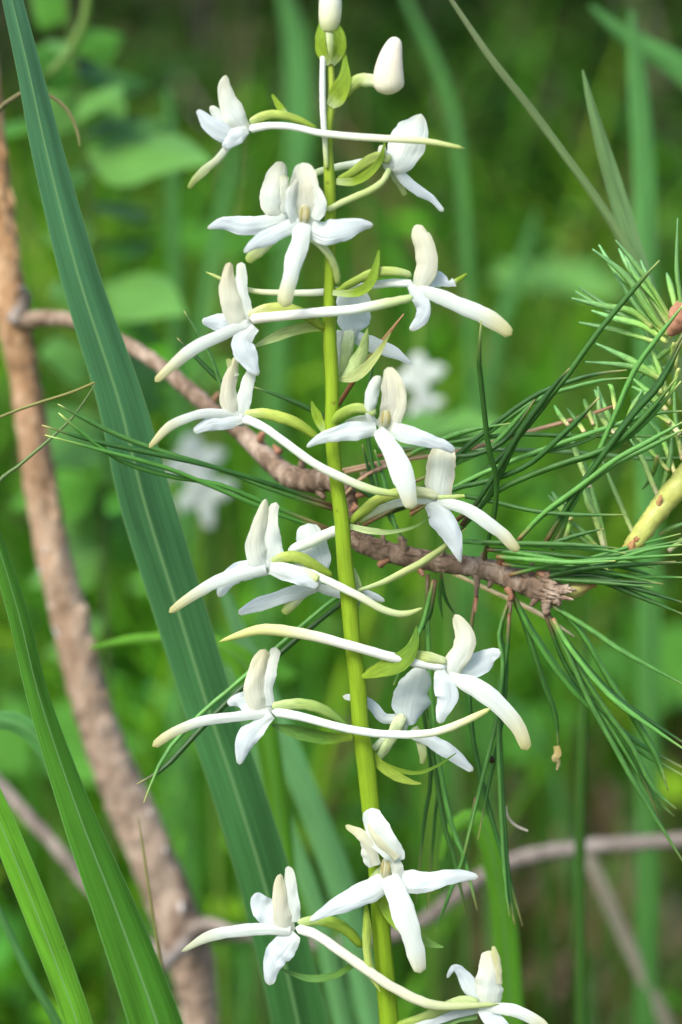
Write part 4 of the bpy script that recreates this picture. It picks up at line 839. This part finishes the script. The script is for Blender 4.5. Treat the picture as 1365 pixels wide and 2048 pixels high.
blade('broad blue-green folded grass blade slanting past the pine trunk', [(-15, -160, 26), (22, -10, 42), (58, 140, 52), (96, 312, 66), (160, 560, 80), (238, 800, 94), (288, 1000, 108), (350, 1200, 106), (418, 1420, 102), (478, 1600, 106), (538, 1800, 110), (600, 2060, 114)], .020, BLUE, fold=.33, n=70, nc=13, wav=.03, roll=10)
blade('green creased grass blade crossing in front of the bare pine branch', [(-60, 960, 22), (-12, 1070, 34), (38, 1230, 42), (80, 1400, 46), (158, 1630, 66), (232, 1820, 88), (318, 2060, 108)], -.004, [(0, (.08, .26, .03)), (1, (.075, .25, .02))], fold=.30, n=50, nc=11, roll=-12)
blade('bright green arching grass blade with pale midrib beside a thin dark blade', [(-60, 1500, 40), (-18, 1600, 52), (24, 1700, 57), (78, 1835, 60), (122, 1950, 58), (160, 2060, 56)], -.010, BRIGHT, fold=.12, cup=.15, n=40, nc=11, roll=15)
blade('thin dark green grass blade beneath the bright arching one', [(-40, 1740, 10), (5, 1835, 15), (62, 1955, 17), (122, 2060, 19)], .012, PALE)
blade('short curved green grass blade emerging behind the creased blade', [(-60, 1446, 30), (-10, 1440, 36), (34, 1446, 40), (74, 1474, 42), (112, 1530, 44), (160, 1640, 44), (230, 1820, 40)], .030, PALE, fold=.1, cup=.2)
blade('hair-thin straw coloured grass stalk in front of the pine trunk', [(277, 1636, 2), (287, 1700, 5), (300, 1790, 6), (318, 1900, 7), (348, 2060, 8)], .012, [(0, (.42, .38, .14)), (1, (.30, .34, .10))], cup=.6, fold=0)
PALE2 = [(0, (.17, .42, .16)), (1, (.15, .39, .13))]
blade('pale soft grass blade standing right behind the orchid stem', [(440, 1160, 12), (490, 1290, 34), (555, 1440, 44), (625, 1620, 52), (690, 1800, 58), (750, 2060, 62)], .075, PALE2, fold=.2)
blade('narrow pale grass blade between the folded blade and the orchid stem', [(455, 1330, 10), (510, 1480, 26), (575, 1660, 34), (640, 1840, 38), (690, 2060, 40)], .085, PALE2, fold=.2)
blade('bright grass blade with a bent over tip behind the hanging needles', [(884, 1720, 8), (902, 1664, 24), (940, 1638, 36), (972, 1668, 42), (996, 1760, 48), (1010, 1860, 52), (1022, 2060, 56)], .045, BRIGHT, fold=.1, cup=.2, n=60)
blade('straight dark green grass stalk crossing the dead branch', [(1178, 1180, 6), (1170, 1350, 14), (1164, 1550, 20), (1160, 1750, 23), (1164, 2060, 25)], .075, [(0, (.07, .19, .03)), (1, (.06, .17, .025))], cup=.8, fold=0)
blade('withered pale grey grass blade leaning against the dead branch', [(1156, 1660, 8), (1178, 1715, 24), (1216, 1800, 28), (1266, 1910, 28), (1340, 2060, 28)], .15, DRYB, fold=.1)
blade('long thin grass blade slanting up from the sapling tuft', [(880, -35, 4), (910, 10, 9), (985, 120, 14), (1060, 215, 16), (1130, 310, 16), (1195, 400, 17), (1250, 490, 20), (1310, 620, 24), (1400, 860, 26), (1480, 1200, 26)], .034, [(0, (.20, .24, .13)), (.3, (.20, .32, .12)), (1, (.15, .30, .10))], fold=.25, n=50)
blade('lance-shaped pale grass blade rising from the sapling tuft', [(1166, 140, 4), (1180, 200, 16), (1205, 290, 28), (1232, 380, 36), (1262, 480, 38), (1300, 590, 34), (1350, 720, 30), (1420, 950, 28), (1480, 1240, 26)], .037, [(0, (.18, .32, .12)), (1, (.15, .31, .13))], fold=.25, n=50)
blade('wide pale grass blade leaning in above the lance-shaped blade', [(1180, 10, 8), (1240, 62, 30), (1310, 105, 44), (1380, 150, 54), (1480, 260, 54), (1600, 520, 50)], .16, PALE, fold=.15)
blade('upright dark grass blade behind the lance-shaped blade', [(1262, 20, 10), (1275, 160, 38), (1288, 330, 44), (1292, 500, 46), (1296, 760, 46), (1300, 1100, 46)], .15, PALE, fold=.15)
blade('thin curved green stem arching between the trunk and the folded blade', [(180, 1296, 5), (250, 1281, 18), (320, 1276, 22), (400, 1276, 24), (455, 1300, 40), (500, 1345, 60), (530, 1450, 50), (560, 1640, 44)], .050, BRIGHT, fold=.1, cup=.2)
blade('wispy dry grass stalk in front of the pine trunk and the folded blade', [(190, 765, 5), (140, 786, 6), (80, 805, 6), (0, 835, 6), (-80, 880, 6), (-200, 1100, 6)], .010, [(0, (.30, .30, .10)), (1, (.26, .28, .12))], fold=0, cup=.6)
blade('wispy green grass stalk crossing the trunk below the dry one', [(190, 770, 3), (148, 832, 5), (96, 882, 6), (40, 930, 7), (-20, 985, 8), (-160, 1200, 8)], .012, [(0, (.20, .30, .12)), (1, (.18, .28, .10))], fold=0, cup=.6)
blade('curled drying grass tip hanging beside the broad folded blade', [(160, 292, 4), (155, 262, 7), (140, 228, 8), (120, 205, 8), (96, 190, 8), (60, 180, 10), (-20, 240, 10), (-120, 420, 10)], .035, [(0, (.36, .36, .14)), (.4, (.22, .20, .10)), (1, (.18, .25, .08))], fold=0, cup=.5)

# small scraps caught on the pine
def scrap(name, pts, label, cols, cat, d):
    mb = MB(); ribbon(mb, W([(a, b, d + e, w) for a, b, e, w in pts]), n=12, nc=5, cup=.5, cols=cols, wav=.5, thick=.0004)
    tag(mb.build(name, M_PETAL), label, cat)
scrap('dry_scrap', [(1113, 1492, 0, 12), (1116, 1508, -3, 15), (1109, 1518, -6, 12), (1118, 1524, -2, 9), (1114, 1540, 0, 4)], 'tiny pale yellow dry scrap at the tip of a hanging needle', [(0, (.62, .52, .20)), (1, (.74, .66, .38))], 'scrap', BRD(1020) - 16)
scrap('dry_curl', [(1013, 1612, 0, 3), (1016, 1632, -2, 5), (1030, 1650, -3, 6), (1056, 1662, -2, 5)], 'tiny pale curled dry thread beside the hanging needles', [(0, (.6, .58, .48)), (1, (.7, .66, .56))], 'scrap', BRD(1000) - 10)
mb = MB(); tube(mb, W([(980, 1512, BRD(980) - 20, 8), (984, 1519, BRD(980) - 24, 14), (988, 1527, BRD(980) - 20, 7)]), n=10, ns=8, r0=.25, r1=.25, cols=[(0, (.05, .03, .02)), (1, (.08, .05, .03))])
tag(mb.build('dark_seed', M_GREEN), 'tiny dark brown seed stuck on a hanging pine needle', 'seed')

# ------------------------------------------------------------------ soft blades in the middle distance
MID = [([(560, -40, 30), (592, 80, 70), (598, 240, 78), (585, 420, 70), (560, 640, 60)], .30, PALE, 'wide blue-green grass blade standing behind the topmost bud'),
       ([(800, -30, 16), (840, 60, 28), (885, 160, 34), (915, 280, 34), (935, 520, 32)], .26, PALE, 'slanting soft grass blade behind the second flower bud'),
       ([(1075, 420, 10), (1052, 500, 34), (1018, 600, 40), (985, 720, 40), (950, 960, 40)], .30, PALE, 'pale leaning grass blade behind the upper right flower'),
       ([(335, 180, 20), (345, 300, 34), (347, 420, 38), (350, 560, 38), (356, 800, 36)], .25, PALE, 'upright soft grass blade in front of the broad shrub leaves'),
       ([(470, 260, 10), (455, 380, 34), (425, 520, 40), (400, 700, 40)], .28, PALE, 'soft grass blade leaning left behind the double flower'),
       ([(420, 980, 10), (428, 1080, 30), (425, 1250, 34), (418, 1450, 34), (410, 1700, 34)], .22, FRESH, 'upright fresh grass blade behind the broad folded blade'),
       ([(555, 1140, 8), (560, 1240, 26), (552, 1400, 32), (548, 1600, 32)], .24, FRESH, 'upright fresh grass blade left of the orchid stem'),
       ([(790, 1190, 10), (800, 1300, 28), (815, 1450, 34), (835, 1640, 36), (850, 1900, 36)], .24, FRESH, 'fresh grass blade behind the lower right flowers'),
       ([(880, 1180, 10), (890, 1320, 26), (880, 1500, 30), (872, 1700, 30)], .28, BRIGHT, 'slim bright grass blade behind the hanging needles'),
       ([(660, 470, 6), (690, 540, 26), (722, 640, 34), (745, 800, 36), (760, 1000, 36)], .32, FRESH, 'fresh grass blade behind the middle of the stem'),
       ([(930, 560, 8), (950, 660, 26), (945, 800, 34), (930, 960, 36)], .34, BRIGHT, 'bright soft grass blade behind the upright needle'),
       ([(1090, 960, 8), (1100, 1080, 26), (1110, 1250, 34), (1105, 1450, 36)], .30, FRESH, 'fresh soft grass blade below the branch tip'),
       ([(1250, 1180, 8), (1262, 1300, 26), (1280, 1450, 30), (1300, 1700, 32)], .26, FRESH, 'soft grass blade beyond the drooping needle sheaf'),
       ([(700, 330, 6), (745, 420, 20), (800, 520, 30), (830, 640, 34), (850, 800, 34)], .36, FRESH, 'soft dark grass blade slanting behind the stem'),
       ([(20, 1100, 10), (60, 1300, 30), (70, 1500, 36), (60, 1750, 38)], .24, FRESH, 'upright soft grass blade left of the pine trunk'),
       ([(930, 1330, 6), (1010, 1400, 22), (1090, 1500, 26), (1130, 1650, 28)], .30, PALE, 'pale grass blade bowing over the forest floor'),
       ([(520, 1980, 30), (480, 1600, 30), (470, 1500, 24)], .18, FRESH, ''),
       ]
for p, y, c, l in MID:
    if l: blade(l, [(a, b, w * .68) for a, b, w in p], y, c, fold=.15, n=24, nc=5, twist=U(-60, 60))

# ------------------------------------------------------------------ broad-leaved shrub at the left
def leafshape(mb, p0, p1, w, face, cols, droop=.12, n=14):
    p0, p1 = Vector(p0), Vector(p1); L = (p1 - p0).length; d = p1 - p0
    P = []
    for i, ww in enumerate((.06, .62, .98, .94, .70, .36, .03)):
        t = i / 6; q = p0 + d * t - Vector((0, 0, 1)) * droop * L * (t * t - t * .3)
        P.append((q.x, q.y, q.z, w * ww))
    ribbon(mb, P, n=n, nc=9, fold=.18, cup=.1, cols=cols, face=face, wav=.10, thick=.0004)
SHY = .16
stem_pts = W([(120, -120, 0, 9), (140, 60, 0, 11), (168, 260, 0, 12), (190, 480, 0, 13), (200, 700, 0, 14), (205, 940, 0, 15)], SHY + .03)
stem_pts = to_ground(stem_pts, 5)
shrub = thing('leafy_shrub', Vector((*stem_pts[-1][:2], 0)), 'soft green broad-leaved shrub behind the folded grass blade', 'shrub')
mb = MB(); tube(mb, stem_pts, n=50, ns=8, rough=.08, cols=[(0, (.10, .2, .04)), (1, (.08, .12, .04))]); mb.build('stem', M_GREEN, shrub)
LG = [[(0, (.09, .28, .03)), (1, (.10, .31, .04))], [(0, (.075, .25, .02)), (1, (.085, .28, .025))], [(0, (.14, .34, .065)), (1, (.15, .37, .085))]]
LEAVES = [((175, 300), (425, 290), 150, 0, 2), ((160, 200), (235, 175), 110, .01, 1), ((60, 240), (-60, 260), 110, .0, 0), ((205, 570), (372, 600), 120, .0, 1), ((205, 830), (60, 900), 150, -.01, 1), ((200, 900), (290, 960), 90, .02, 0),
          ((190, 720), (80, 700), 110, .02, 1), ((160, 160), (40, 90), 90, .02, 0), ((200, 640), (330, 680), 90, .03, 0), ((150, 100), (250, 60), 90, .04, 0), ((190, 460), (90, 470), 110, .03, 1), ((190, 500), (310, 470), 80, .05, 0),
          ((205, 960), (20, 1000), 120, .02, 0), ((205, 1040), (330, 1120), 110, .04, 0), ((205, 1100), (60, 1160), 110, .03, 1), ((140, 40), (60, -20), 90, .03, 0), ((205, 780), (340, 790), 110, .06, 1), ((150, 150), (300, 140), 100, .07, 0),
          ((175, 280), (330, 220), 110, .05, 2), ((170, 240), (60, 180), 110, .03, 1), ((185, 420), (300, 400), 110, .06, 1), ((195, 600), (100, 580), 120, .02, 1), ((200, 700), (350, 740), 120, .05, 1), ((200, 860), (330, 880), 100, .07, 0), ((150, 120), (90, 60), 90, .06, 1), ((180, 350), (80, 370), 110, .05, 0), ((205, 1000), (120, 1080), 120, .04, 1), ((165, 230), (240, 150), 120, .04, 1),
          ((205, 1250), (90, 1290), 110, .05, 1), ((205, 1300), (320, 1350), 100, .06, 0)]
for (a, b, w, dy, c) in LEAVES:
    p0, p1 = at(a[0], a[1], SHY + .03), at(b[0], b[1], SHY + dy)
    mb = MB(); leafshape(mb, p0, p1, w * mpp(p0) * 1.08, Vector((U(-.5, .3), -.85, U(.4, .9))), LG[2 if c else 0])
    mb.build('leaf', M_LEAF, shrub)
p0 = at(168, -10, SHY - .02)
mb = MB(); tube(mb, W([(175, -60, 0, 16), (172, 30, 0, 20), (140, 100, 0, 18), (85, 165, 0, 16), (60, 200, .05, 14)], SHY - .01), n=20, ns=8, cols=[(0, (.20, .34, .08)), (1, (.18, .30, .08))]); mb.build('young_twig', M_LEAF, shrub)
# a second low leafy plant behind the stem on the right
def low_plant(px, py, y, leaves, label, c):
    b = at(px, py, y); P = to_ground([(b.x, b.y, b.z, .002), (b.x + .001, b.y, b.z - .01, .0022)], 4)
    t = thing('leafy_plant', Vector((P[-1][0], P[-1][1], 0)), label, 'plant')
    mb = MB(); tube(mb, P, n=16, ns=6, cols=[(0, (.14, .26, .06)), (1, (.1, .18, .05))]); mb.build('stem', M_LEAF, t)
    for (dx, dz, dy, w) in leaves:
        mb = MB(); leafshape(mb, b, b + Vector((dx, dy, dz)), w, Vector((.1, -.6, .8)), LG[c], n=10); mb.build('leaf', M_LEAF, t)
def fan(n, L, w):
    o = []
    for i in range(n):
        a = 6.283 * (i + U(-.3, .3)) / n; l = L * U(.7, 1.15); o.append((l * math.cos(a), U(-.1, .35) * l, l * math.sin(a), w * U(.8, 1.15)))
    return o
low_plant(880, 860, .17, fan(6, .016, .011), 'bright green leafy plant behind the blurred white orchid', 2)
low_plant(470, 1330, .12, fan(6, .012, .008), 'small round-leaved plant behind the lower left flower', 1)
low_plant(500, 480, .50, fan(7, .03, .016), 'soft leafy plant behind the double flower', 1)
low_plant(1120, 560, .48, fan(8, .028, .014), 'soft bluish leafy plant left of the sapling tuft', 2)
low_plant(960, 1480, .36, fan(7, .03, .016), 'low leafy plant beyond the hanging needles', 1)
low_plant(1310, 1330, .42, fan(8, .035, .02), 'low leafy plant beyond the drooping needle sheaf', 0)
low_plant(90, 1480, .30, fan(7, .03, .018), 'low leafy plant left of the pine trunk foot', 0)

# ------------------------------------------------------------------ two blurred orchids of the same kind
def far_orchid(px, py, y, label, spots):
    b = at(px, py, y); P = to_ground([(b.x, b.y + .004, b.z + .02, .0012), (b.x, b.y + .003, b.z, .0018), (b.x + .001, b.y + .003, b.z - .02, .002)], 5, wend=.003)
    t = thing('orchid', Vector((P[-1][0], P[-1][1], 0)), label, 'orchid', 'out of focus orchids')
    mb = MB(); tube(mb, P, n=40, ns=8, cols=[(0, (.16, .28, .05)), (1, (.08, .18, .02))]); mb.build('stem', M_STEM, t)
    for (dx, dy_, s) in spots:
        m = mpp(b); c = b + Vector((dx * m, -.002, -dy_ * m))
        def R_(pts): return [(c.x + a * s * m, c.y - e * s * m, c.z - bb * s * m, w * s * m) for a, bb, e, w in pts]
        mb = MB(); tube(mb, R_([(0, 10, 0, 10), (0, 0, 4, 18), (0, -14, 0, 10)]), n=10, ns=8, cols=[(0, IVORY), (1, IVORY)], r0=.2, r1=.2); f = mb.build('flower', M_PETAL, t)
        for nm, pts in (('hood', [(0, -70, 0, 26), (0, -46, 8, 56), (0, -20, 8, 70), (0, 6, 0, 40)]), ('sepal', [(0, 5, 0, 40), (-30, 14, 10, 60), (-58, 34, 12, 44), (-70, 60, 8, 10)]), ('sepal', [(0, 5, 0, 40), (34, 0, 10, 56), (66, -14, 12, 44), (92, -20, 4, 10)]),
                        ('lip', [(0, 8, 4, 34), (8, 50, 16, 40), (14, 100, 20, 26)])):
            mb = MB(); ribbon(mb, R_(pts), n=12, nc=7, cup=.3, cols=[(0, WHITE), (1, WHITE)], thick=.0006); mb.build(nm, M_PETAL, f)
        mb = MB(); tube(mb, R_([(0, 0, -4, 16), (20, 20, -30, 16), (-dx / s * .8, 40, -60, 14)]), n=10, ns=8, cols=[(0, PALEG), (1, LIME)]); mb.build('ovary', M_GREEN, f)
far_orchid(840, 745, .21, 'blurred white orchid flowers on a stem right of the sharp orchid', [(-4, 0, .60), (10, 60, .42)])
far_orchid(395, 915, .21, 'blurred white orchid flowers behind the pine needles left of the sharp orchid', [(-10, 0, .74), (14, 66, .70)])

# ------------------------------------------------------------------ litter
def dead_leaf(px, py, y, L, w, label, col):
    p = at(px, py, y); z = gz(p.x, p.y)
    r = ray(px, py); k = (z + .006 - CAM.z) / r.z; p = CAM + r * k
    a = U(0, 6.28); d = Vector((math.cos(a), math.sin(a), 0)) * L / 2
    mb = MB(); leafshape(mb, p - d + Vector((0, 0, .004)), p + d + Vector((0, 0, .012)), w, Vector((0, -.3, 1)), [(0, col), (1, tuple(c * 1.3 for c in col))], droop=-.15)
    tag(mb.build('dead_leaf', M_LEAF), label, 'dead leaf', 'dead leaves on the forest floor')
for (px, py, c) in [(1205, 1570, (.30, .15, .07)), (1090, 1830, (.26, .13, .06)), (1160, 1880, (.30, .19, .11)), (930, 1930, (.34, .20, .12)), (1240, 1850, (.36, .26, .17)), (1060, 1560, (.2, .11, .06)), (1330, 1900, (.3, .2, .12)), (640, 2000, (.3, .2, .13)), (1290, 1740, (.28, .2, .12)), (60, 1980, (.22, .15, .1)), (1120, 1980, (.38, .26, .2)), (880, 2010, (.3, .17, .1))]:
    dead_leaf(px, py, .5, U(.04, .065), U(.02, .03), 'curled brown dead leaf on the forest floor among grass', c)

# ------------------------------------------------------------------ meadow grass (nobody could count it)
mb = MB()
GC = [(.075, .26, .010), (.06, .22, .010), (.10, .28, .014), (.06, .22, .03), (.11, .31, .02), (.045, .15, .008), (.15, .29, .012)]
def shade_patch(x, y): return max(.38, min(1.5, 1.0 + 1.6 * noise.noise(Vector((x * 9, y * 4, 21)))))  # patchy darkening put into the grass colour, in place of deeper shadow between blades
def field(nb, y0, y1, hmin, hmax, wmin, wmax, seg=5, dens=None, wide=False):
    k = 0
    while k < nb:
        y = y0 + (y1 - y0) * rnd() ** .8
        half = (y + .33) * .22 + .10
        x = U(-half, half)
        if wide: x = math.copysign(half + abs(x) * .9, x)
        if dens and rnd() > dens(x, y): k += 1; continue
        h = U(hmin, hmax); w = U(wmin, wmax); a = U(0, 6.28); lean = U(.05, .95) * h; tw = U(0, 6.28)
        z = gz(x, y); c = random.choice(GC); c = tuple(v * m_ for m_ in [U(.5, 1.25) * shade_patch(x, y)] for v in c)
        if rnd() < .07: c = (U(.22, .34), U(.20, .28), U(.09, .14))
        b = len(mb.v); sd = rnd() * 40
        for i in range(seg + 1):
            t = i / seg
            q = Vector((x + math.cos(a) * lean * t * t, y + math.sin(a) * lean * t * t, z + h * (t - .18 * t * t * lean / h)))
            ww = w * (1 - t ** 2.2) * .5 + .0001
            sv = Vector((math.cos(tw + t), math.sin(tw + t), 0)) * ww
            mb.v += [q - sv, q + sv]; mb.c += [c, c]; mb.t += [(-1, t, sd), (1, t, sd)]
        for i in range(seg): mb.f.append((b + 2 * i, b + 2 * i + 1, b + 2 * i + 3, b + 2 * i + 2))
        k += 1
def dn(x, y): return (.18 if x > .03 and y < .62 else 1.0) * (0.5 + .9 * noise.noise(Vector((x * 6, y * 6, 3))))
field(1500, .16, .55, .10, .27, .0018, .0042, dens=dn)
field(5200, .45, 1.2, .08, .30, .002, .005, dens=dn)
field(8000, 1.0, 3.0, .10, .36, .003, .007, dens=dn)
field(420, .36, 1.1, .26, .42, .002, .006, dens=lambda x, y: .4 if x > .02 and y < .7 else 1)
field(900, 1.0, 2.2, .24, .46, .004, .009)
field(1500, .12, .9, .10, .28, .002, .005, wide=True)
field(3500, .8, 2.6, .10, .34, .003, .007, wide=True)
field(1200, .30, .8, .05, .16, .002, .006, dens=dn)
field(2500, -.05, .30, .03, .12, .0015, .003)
GC0 = GC; GC = [(.30, .25, .15), (.36, .31, .22), (.22, .17, .10), (.30, .20, .12), (.42, .38, .32), (.10, .16, .03)]
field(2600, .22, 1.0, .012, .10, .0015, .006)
GC = GC0
def sprinkle(nb, y0, y1, zmax):          # small leaves of the low herbs between the blades
    for _ in range(nb):
        y = U(y0, y1); half = (y + .33) * .22 + .08; x = U(-half, half)
        if noise.noise(Vector((x * 7, y * 5, 8))) < U(-.5, .25): continue
        if x > .02 and y < .72 and rnd() < .85: continue
        z = gz(x, y) + U(.02, zmax) * (.4 + .6 * rnd()); L = U(.010, .026); w = L * U(.22, .36)
        a = U(0, 6.28); d = Vector((math.cos(a), math.sin(a), U(-.5, .6))).normalized(); sv = d.cross(Vector((U(-.5, .5), U(-.5, .5), 1))).normalized()
        c = random.choice(GC + [(.12, .33, .06), (.16, .36, .09), (.09, .28, .08)]); c = tuple(v * shade_patch(x, y) for v in c); b = len(mb.v); p = Vector((x, y, z)); up = sv.cross(d) * w * .3; sd = rnd() * 40
        mb.v += [p, p + d * L * .35 + sv * w + up, p + d * L * .75 + sv * w * .7 + up, p + d * L, p + d * L * .75 - sv * w * .7 + up, p + d * L * .35 - sv * w + up]
        mb.c += [c] * 6; mb.t += [(0, 0, sd), (1, .35, sd), (.7, .75, sd), (0, 1, sd), (-.7, .75, sd), (-1, .35, sd)]
        mb.f += [(b, b + 1, b + 2, b + 3), (b, b + 3, b + 4, b + 5)]
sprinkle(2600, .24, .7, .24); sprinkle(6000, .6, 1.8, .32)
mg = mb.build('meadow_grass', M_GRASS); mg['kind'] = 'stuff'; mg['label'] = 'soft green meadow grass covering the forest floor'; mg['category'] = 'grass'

# ------------------------------------------------------------------ dark undergrowth and young spruces behind
def bush(x, y, h, r, n, label, name='undergrowth_bush', cat='bush', dark=1.0):
    t = thing(name, Vector((x, y, gz(x, y))), label, cat, 'dark bushes at the back')
    mb = MB(); z0 = gz(x, y)
    for k in range(6):
        a = 6.28 * k / 6 + U(-.3, .3); rr = r * U(.3, .8)
        tube(mb, [(x, y, z0 - .01, .012), (x + math.cos(a) * rr * .3, y + math.sin(a) * rr * .3, z0 + h * .4, .008), (x + math.cos(a) * rr, y + math.sin(a) * rr, z0 + h * .9, .003)], n=8, ns=5)
    mb.build('stem', M_DEADTWIG, t)
    mb = MB()
    for k in range(n):
        a = U(0, 6.28); v = rnd() ** .6; el = U(0, 1)
        rr = r * v * math.sqrt(max(.05, 1 - (el - .45) ** 2 * 1.6)); zz = z0 + h * el
        p = Vector((x + math.cos(a) * rr, y + math.sin(a) * rr, zz))
        d = Vector((math.cos(a) + U(-.8, .8), math.sin(a) + U(-.8, .8), U(-.7, .5))).normalized()
        s = d.cross(Vector((U(-.4, .4), U(-.4, .4), 1))).normalized(); L = U(.03, .06); w = L * .28
        c = tuple(q * U(.7, 1.25) * dark for q in (.018, .050, .009)); b = len(mb.v); up = d.cross(s) * w * .25  # leaf colour kept very dark to stand in for shade at the wood edge
        mb.v += [p, p + d * L * .5 + s * w + up, p + d * L, p + d * L * .5 - s * w + up]
        mb.c += [c] * 4; mb.t += [(0, 0, 1), (1, .5, 1), (0, 1, 1), (-1, .5, 1)]
        mb.f += [(b, b + 1, b + 2), (b, b + 2, b + 3)]
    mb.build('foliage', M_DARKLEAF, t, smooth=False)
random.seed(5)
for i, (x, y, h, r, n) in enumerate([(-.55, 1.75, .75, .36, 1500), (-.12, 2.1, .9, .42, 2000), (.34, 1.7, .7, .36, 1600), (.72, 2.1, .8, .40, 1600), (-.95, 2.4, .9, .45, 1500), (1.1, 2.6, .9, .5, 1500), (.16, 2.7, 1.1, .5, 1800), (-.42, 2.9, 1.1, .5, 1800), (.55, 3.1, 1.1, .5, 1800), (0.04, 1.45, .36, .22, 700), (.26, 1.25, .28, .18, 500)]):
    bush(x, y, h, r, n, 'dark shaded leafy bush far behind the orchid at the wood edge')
def spruce(x, y, h):
    t = thing('spruce_tree', Vector((x, y, gz(x, y))), 'dark young spruce at the wood edge behind the meadow', 'spruce tree', 'spruces at the wood edge')
    z0 = gz(x, y)
    mb = MB(); tube(mb, [(x, y, z0 - .02, .08), (x, y, z0 + h * .5, .05), (x, y, z0 + h, .01)], n=10, ns=8); mb.build('trunk', M_BARK, t)
    mb = MB(); lay = int(h / .14)
    for k in range(lay):
        zz = z0 + .06 + (h - .1) * k / lay; R = (1 - k / lay) ** .85 * h * .30 + .05
        nb = 12 if k < lay * .6 else 8
        for j in range(nb):
            a = 6.28 * (j + U(-.4, .4)) / nb + k; Lb = R * U(.75, 1.1)
            for m in range(7):
                f = (m + .8) / 7.6; p = Vector((x + math.cos(a) * Lb * f, y + math.sin(a) * Lb * f, zz - .18 * Lb * f * f + U(-.02, .02)))
                for sd in (-1, 1):
                    aa = a + sd * U(.5, 1.1); L = Lb * .26 * (1.25 - f) + .04
                    d = Vector((math.cos(aa), math.sin(aa), U(-.35, .05))); s = Vector((-math.sin(aa), math.cos(aa), U(-.3, .3))) * .016
                    b = len(mb.v); c = tuple(q * U(.7, 1.2) for q in (.014, .032, .010))
                    mb.v += [p - s, p + s, p + d * L + s * .4, p + d * L - s * .4]; mb.c += [c] * 4; mb.t += [(0, 0, 1)] * 4; mb.f.append((b, b + 1, b + 2, b + 3))
    mb.build('crown', M_DARKLEAF, t, smooth=False)
for i in range(11): spruce(-3.2 + i * .64 + U(-.15, .15), 4.2 + (i % 3) * .55 + U(-.2, .2), U(2.0, 2.8))
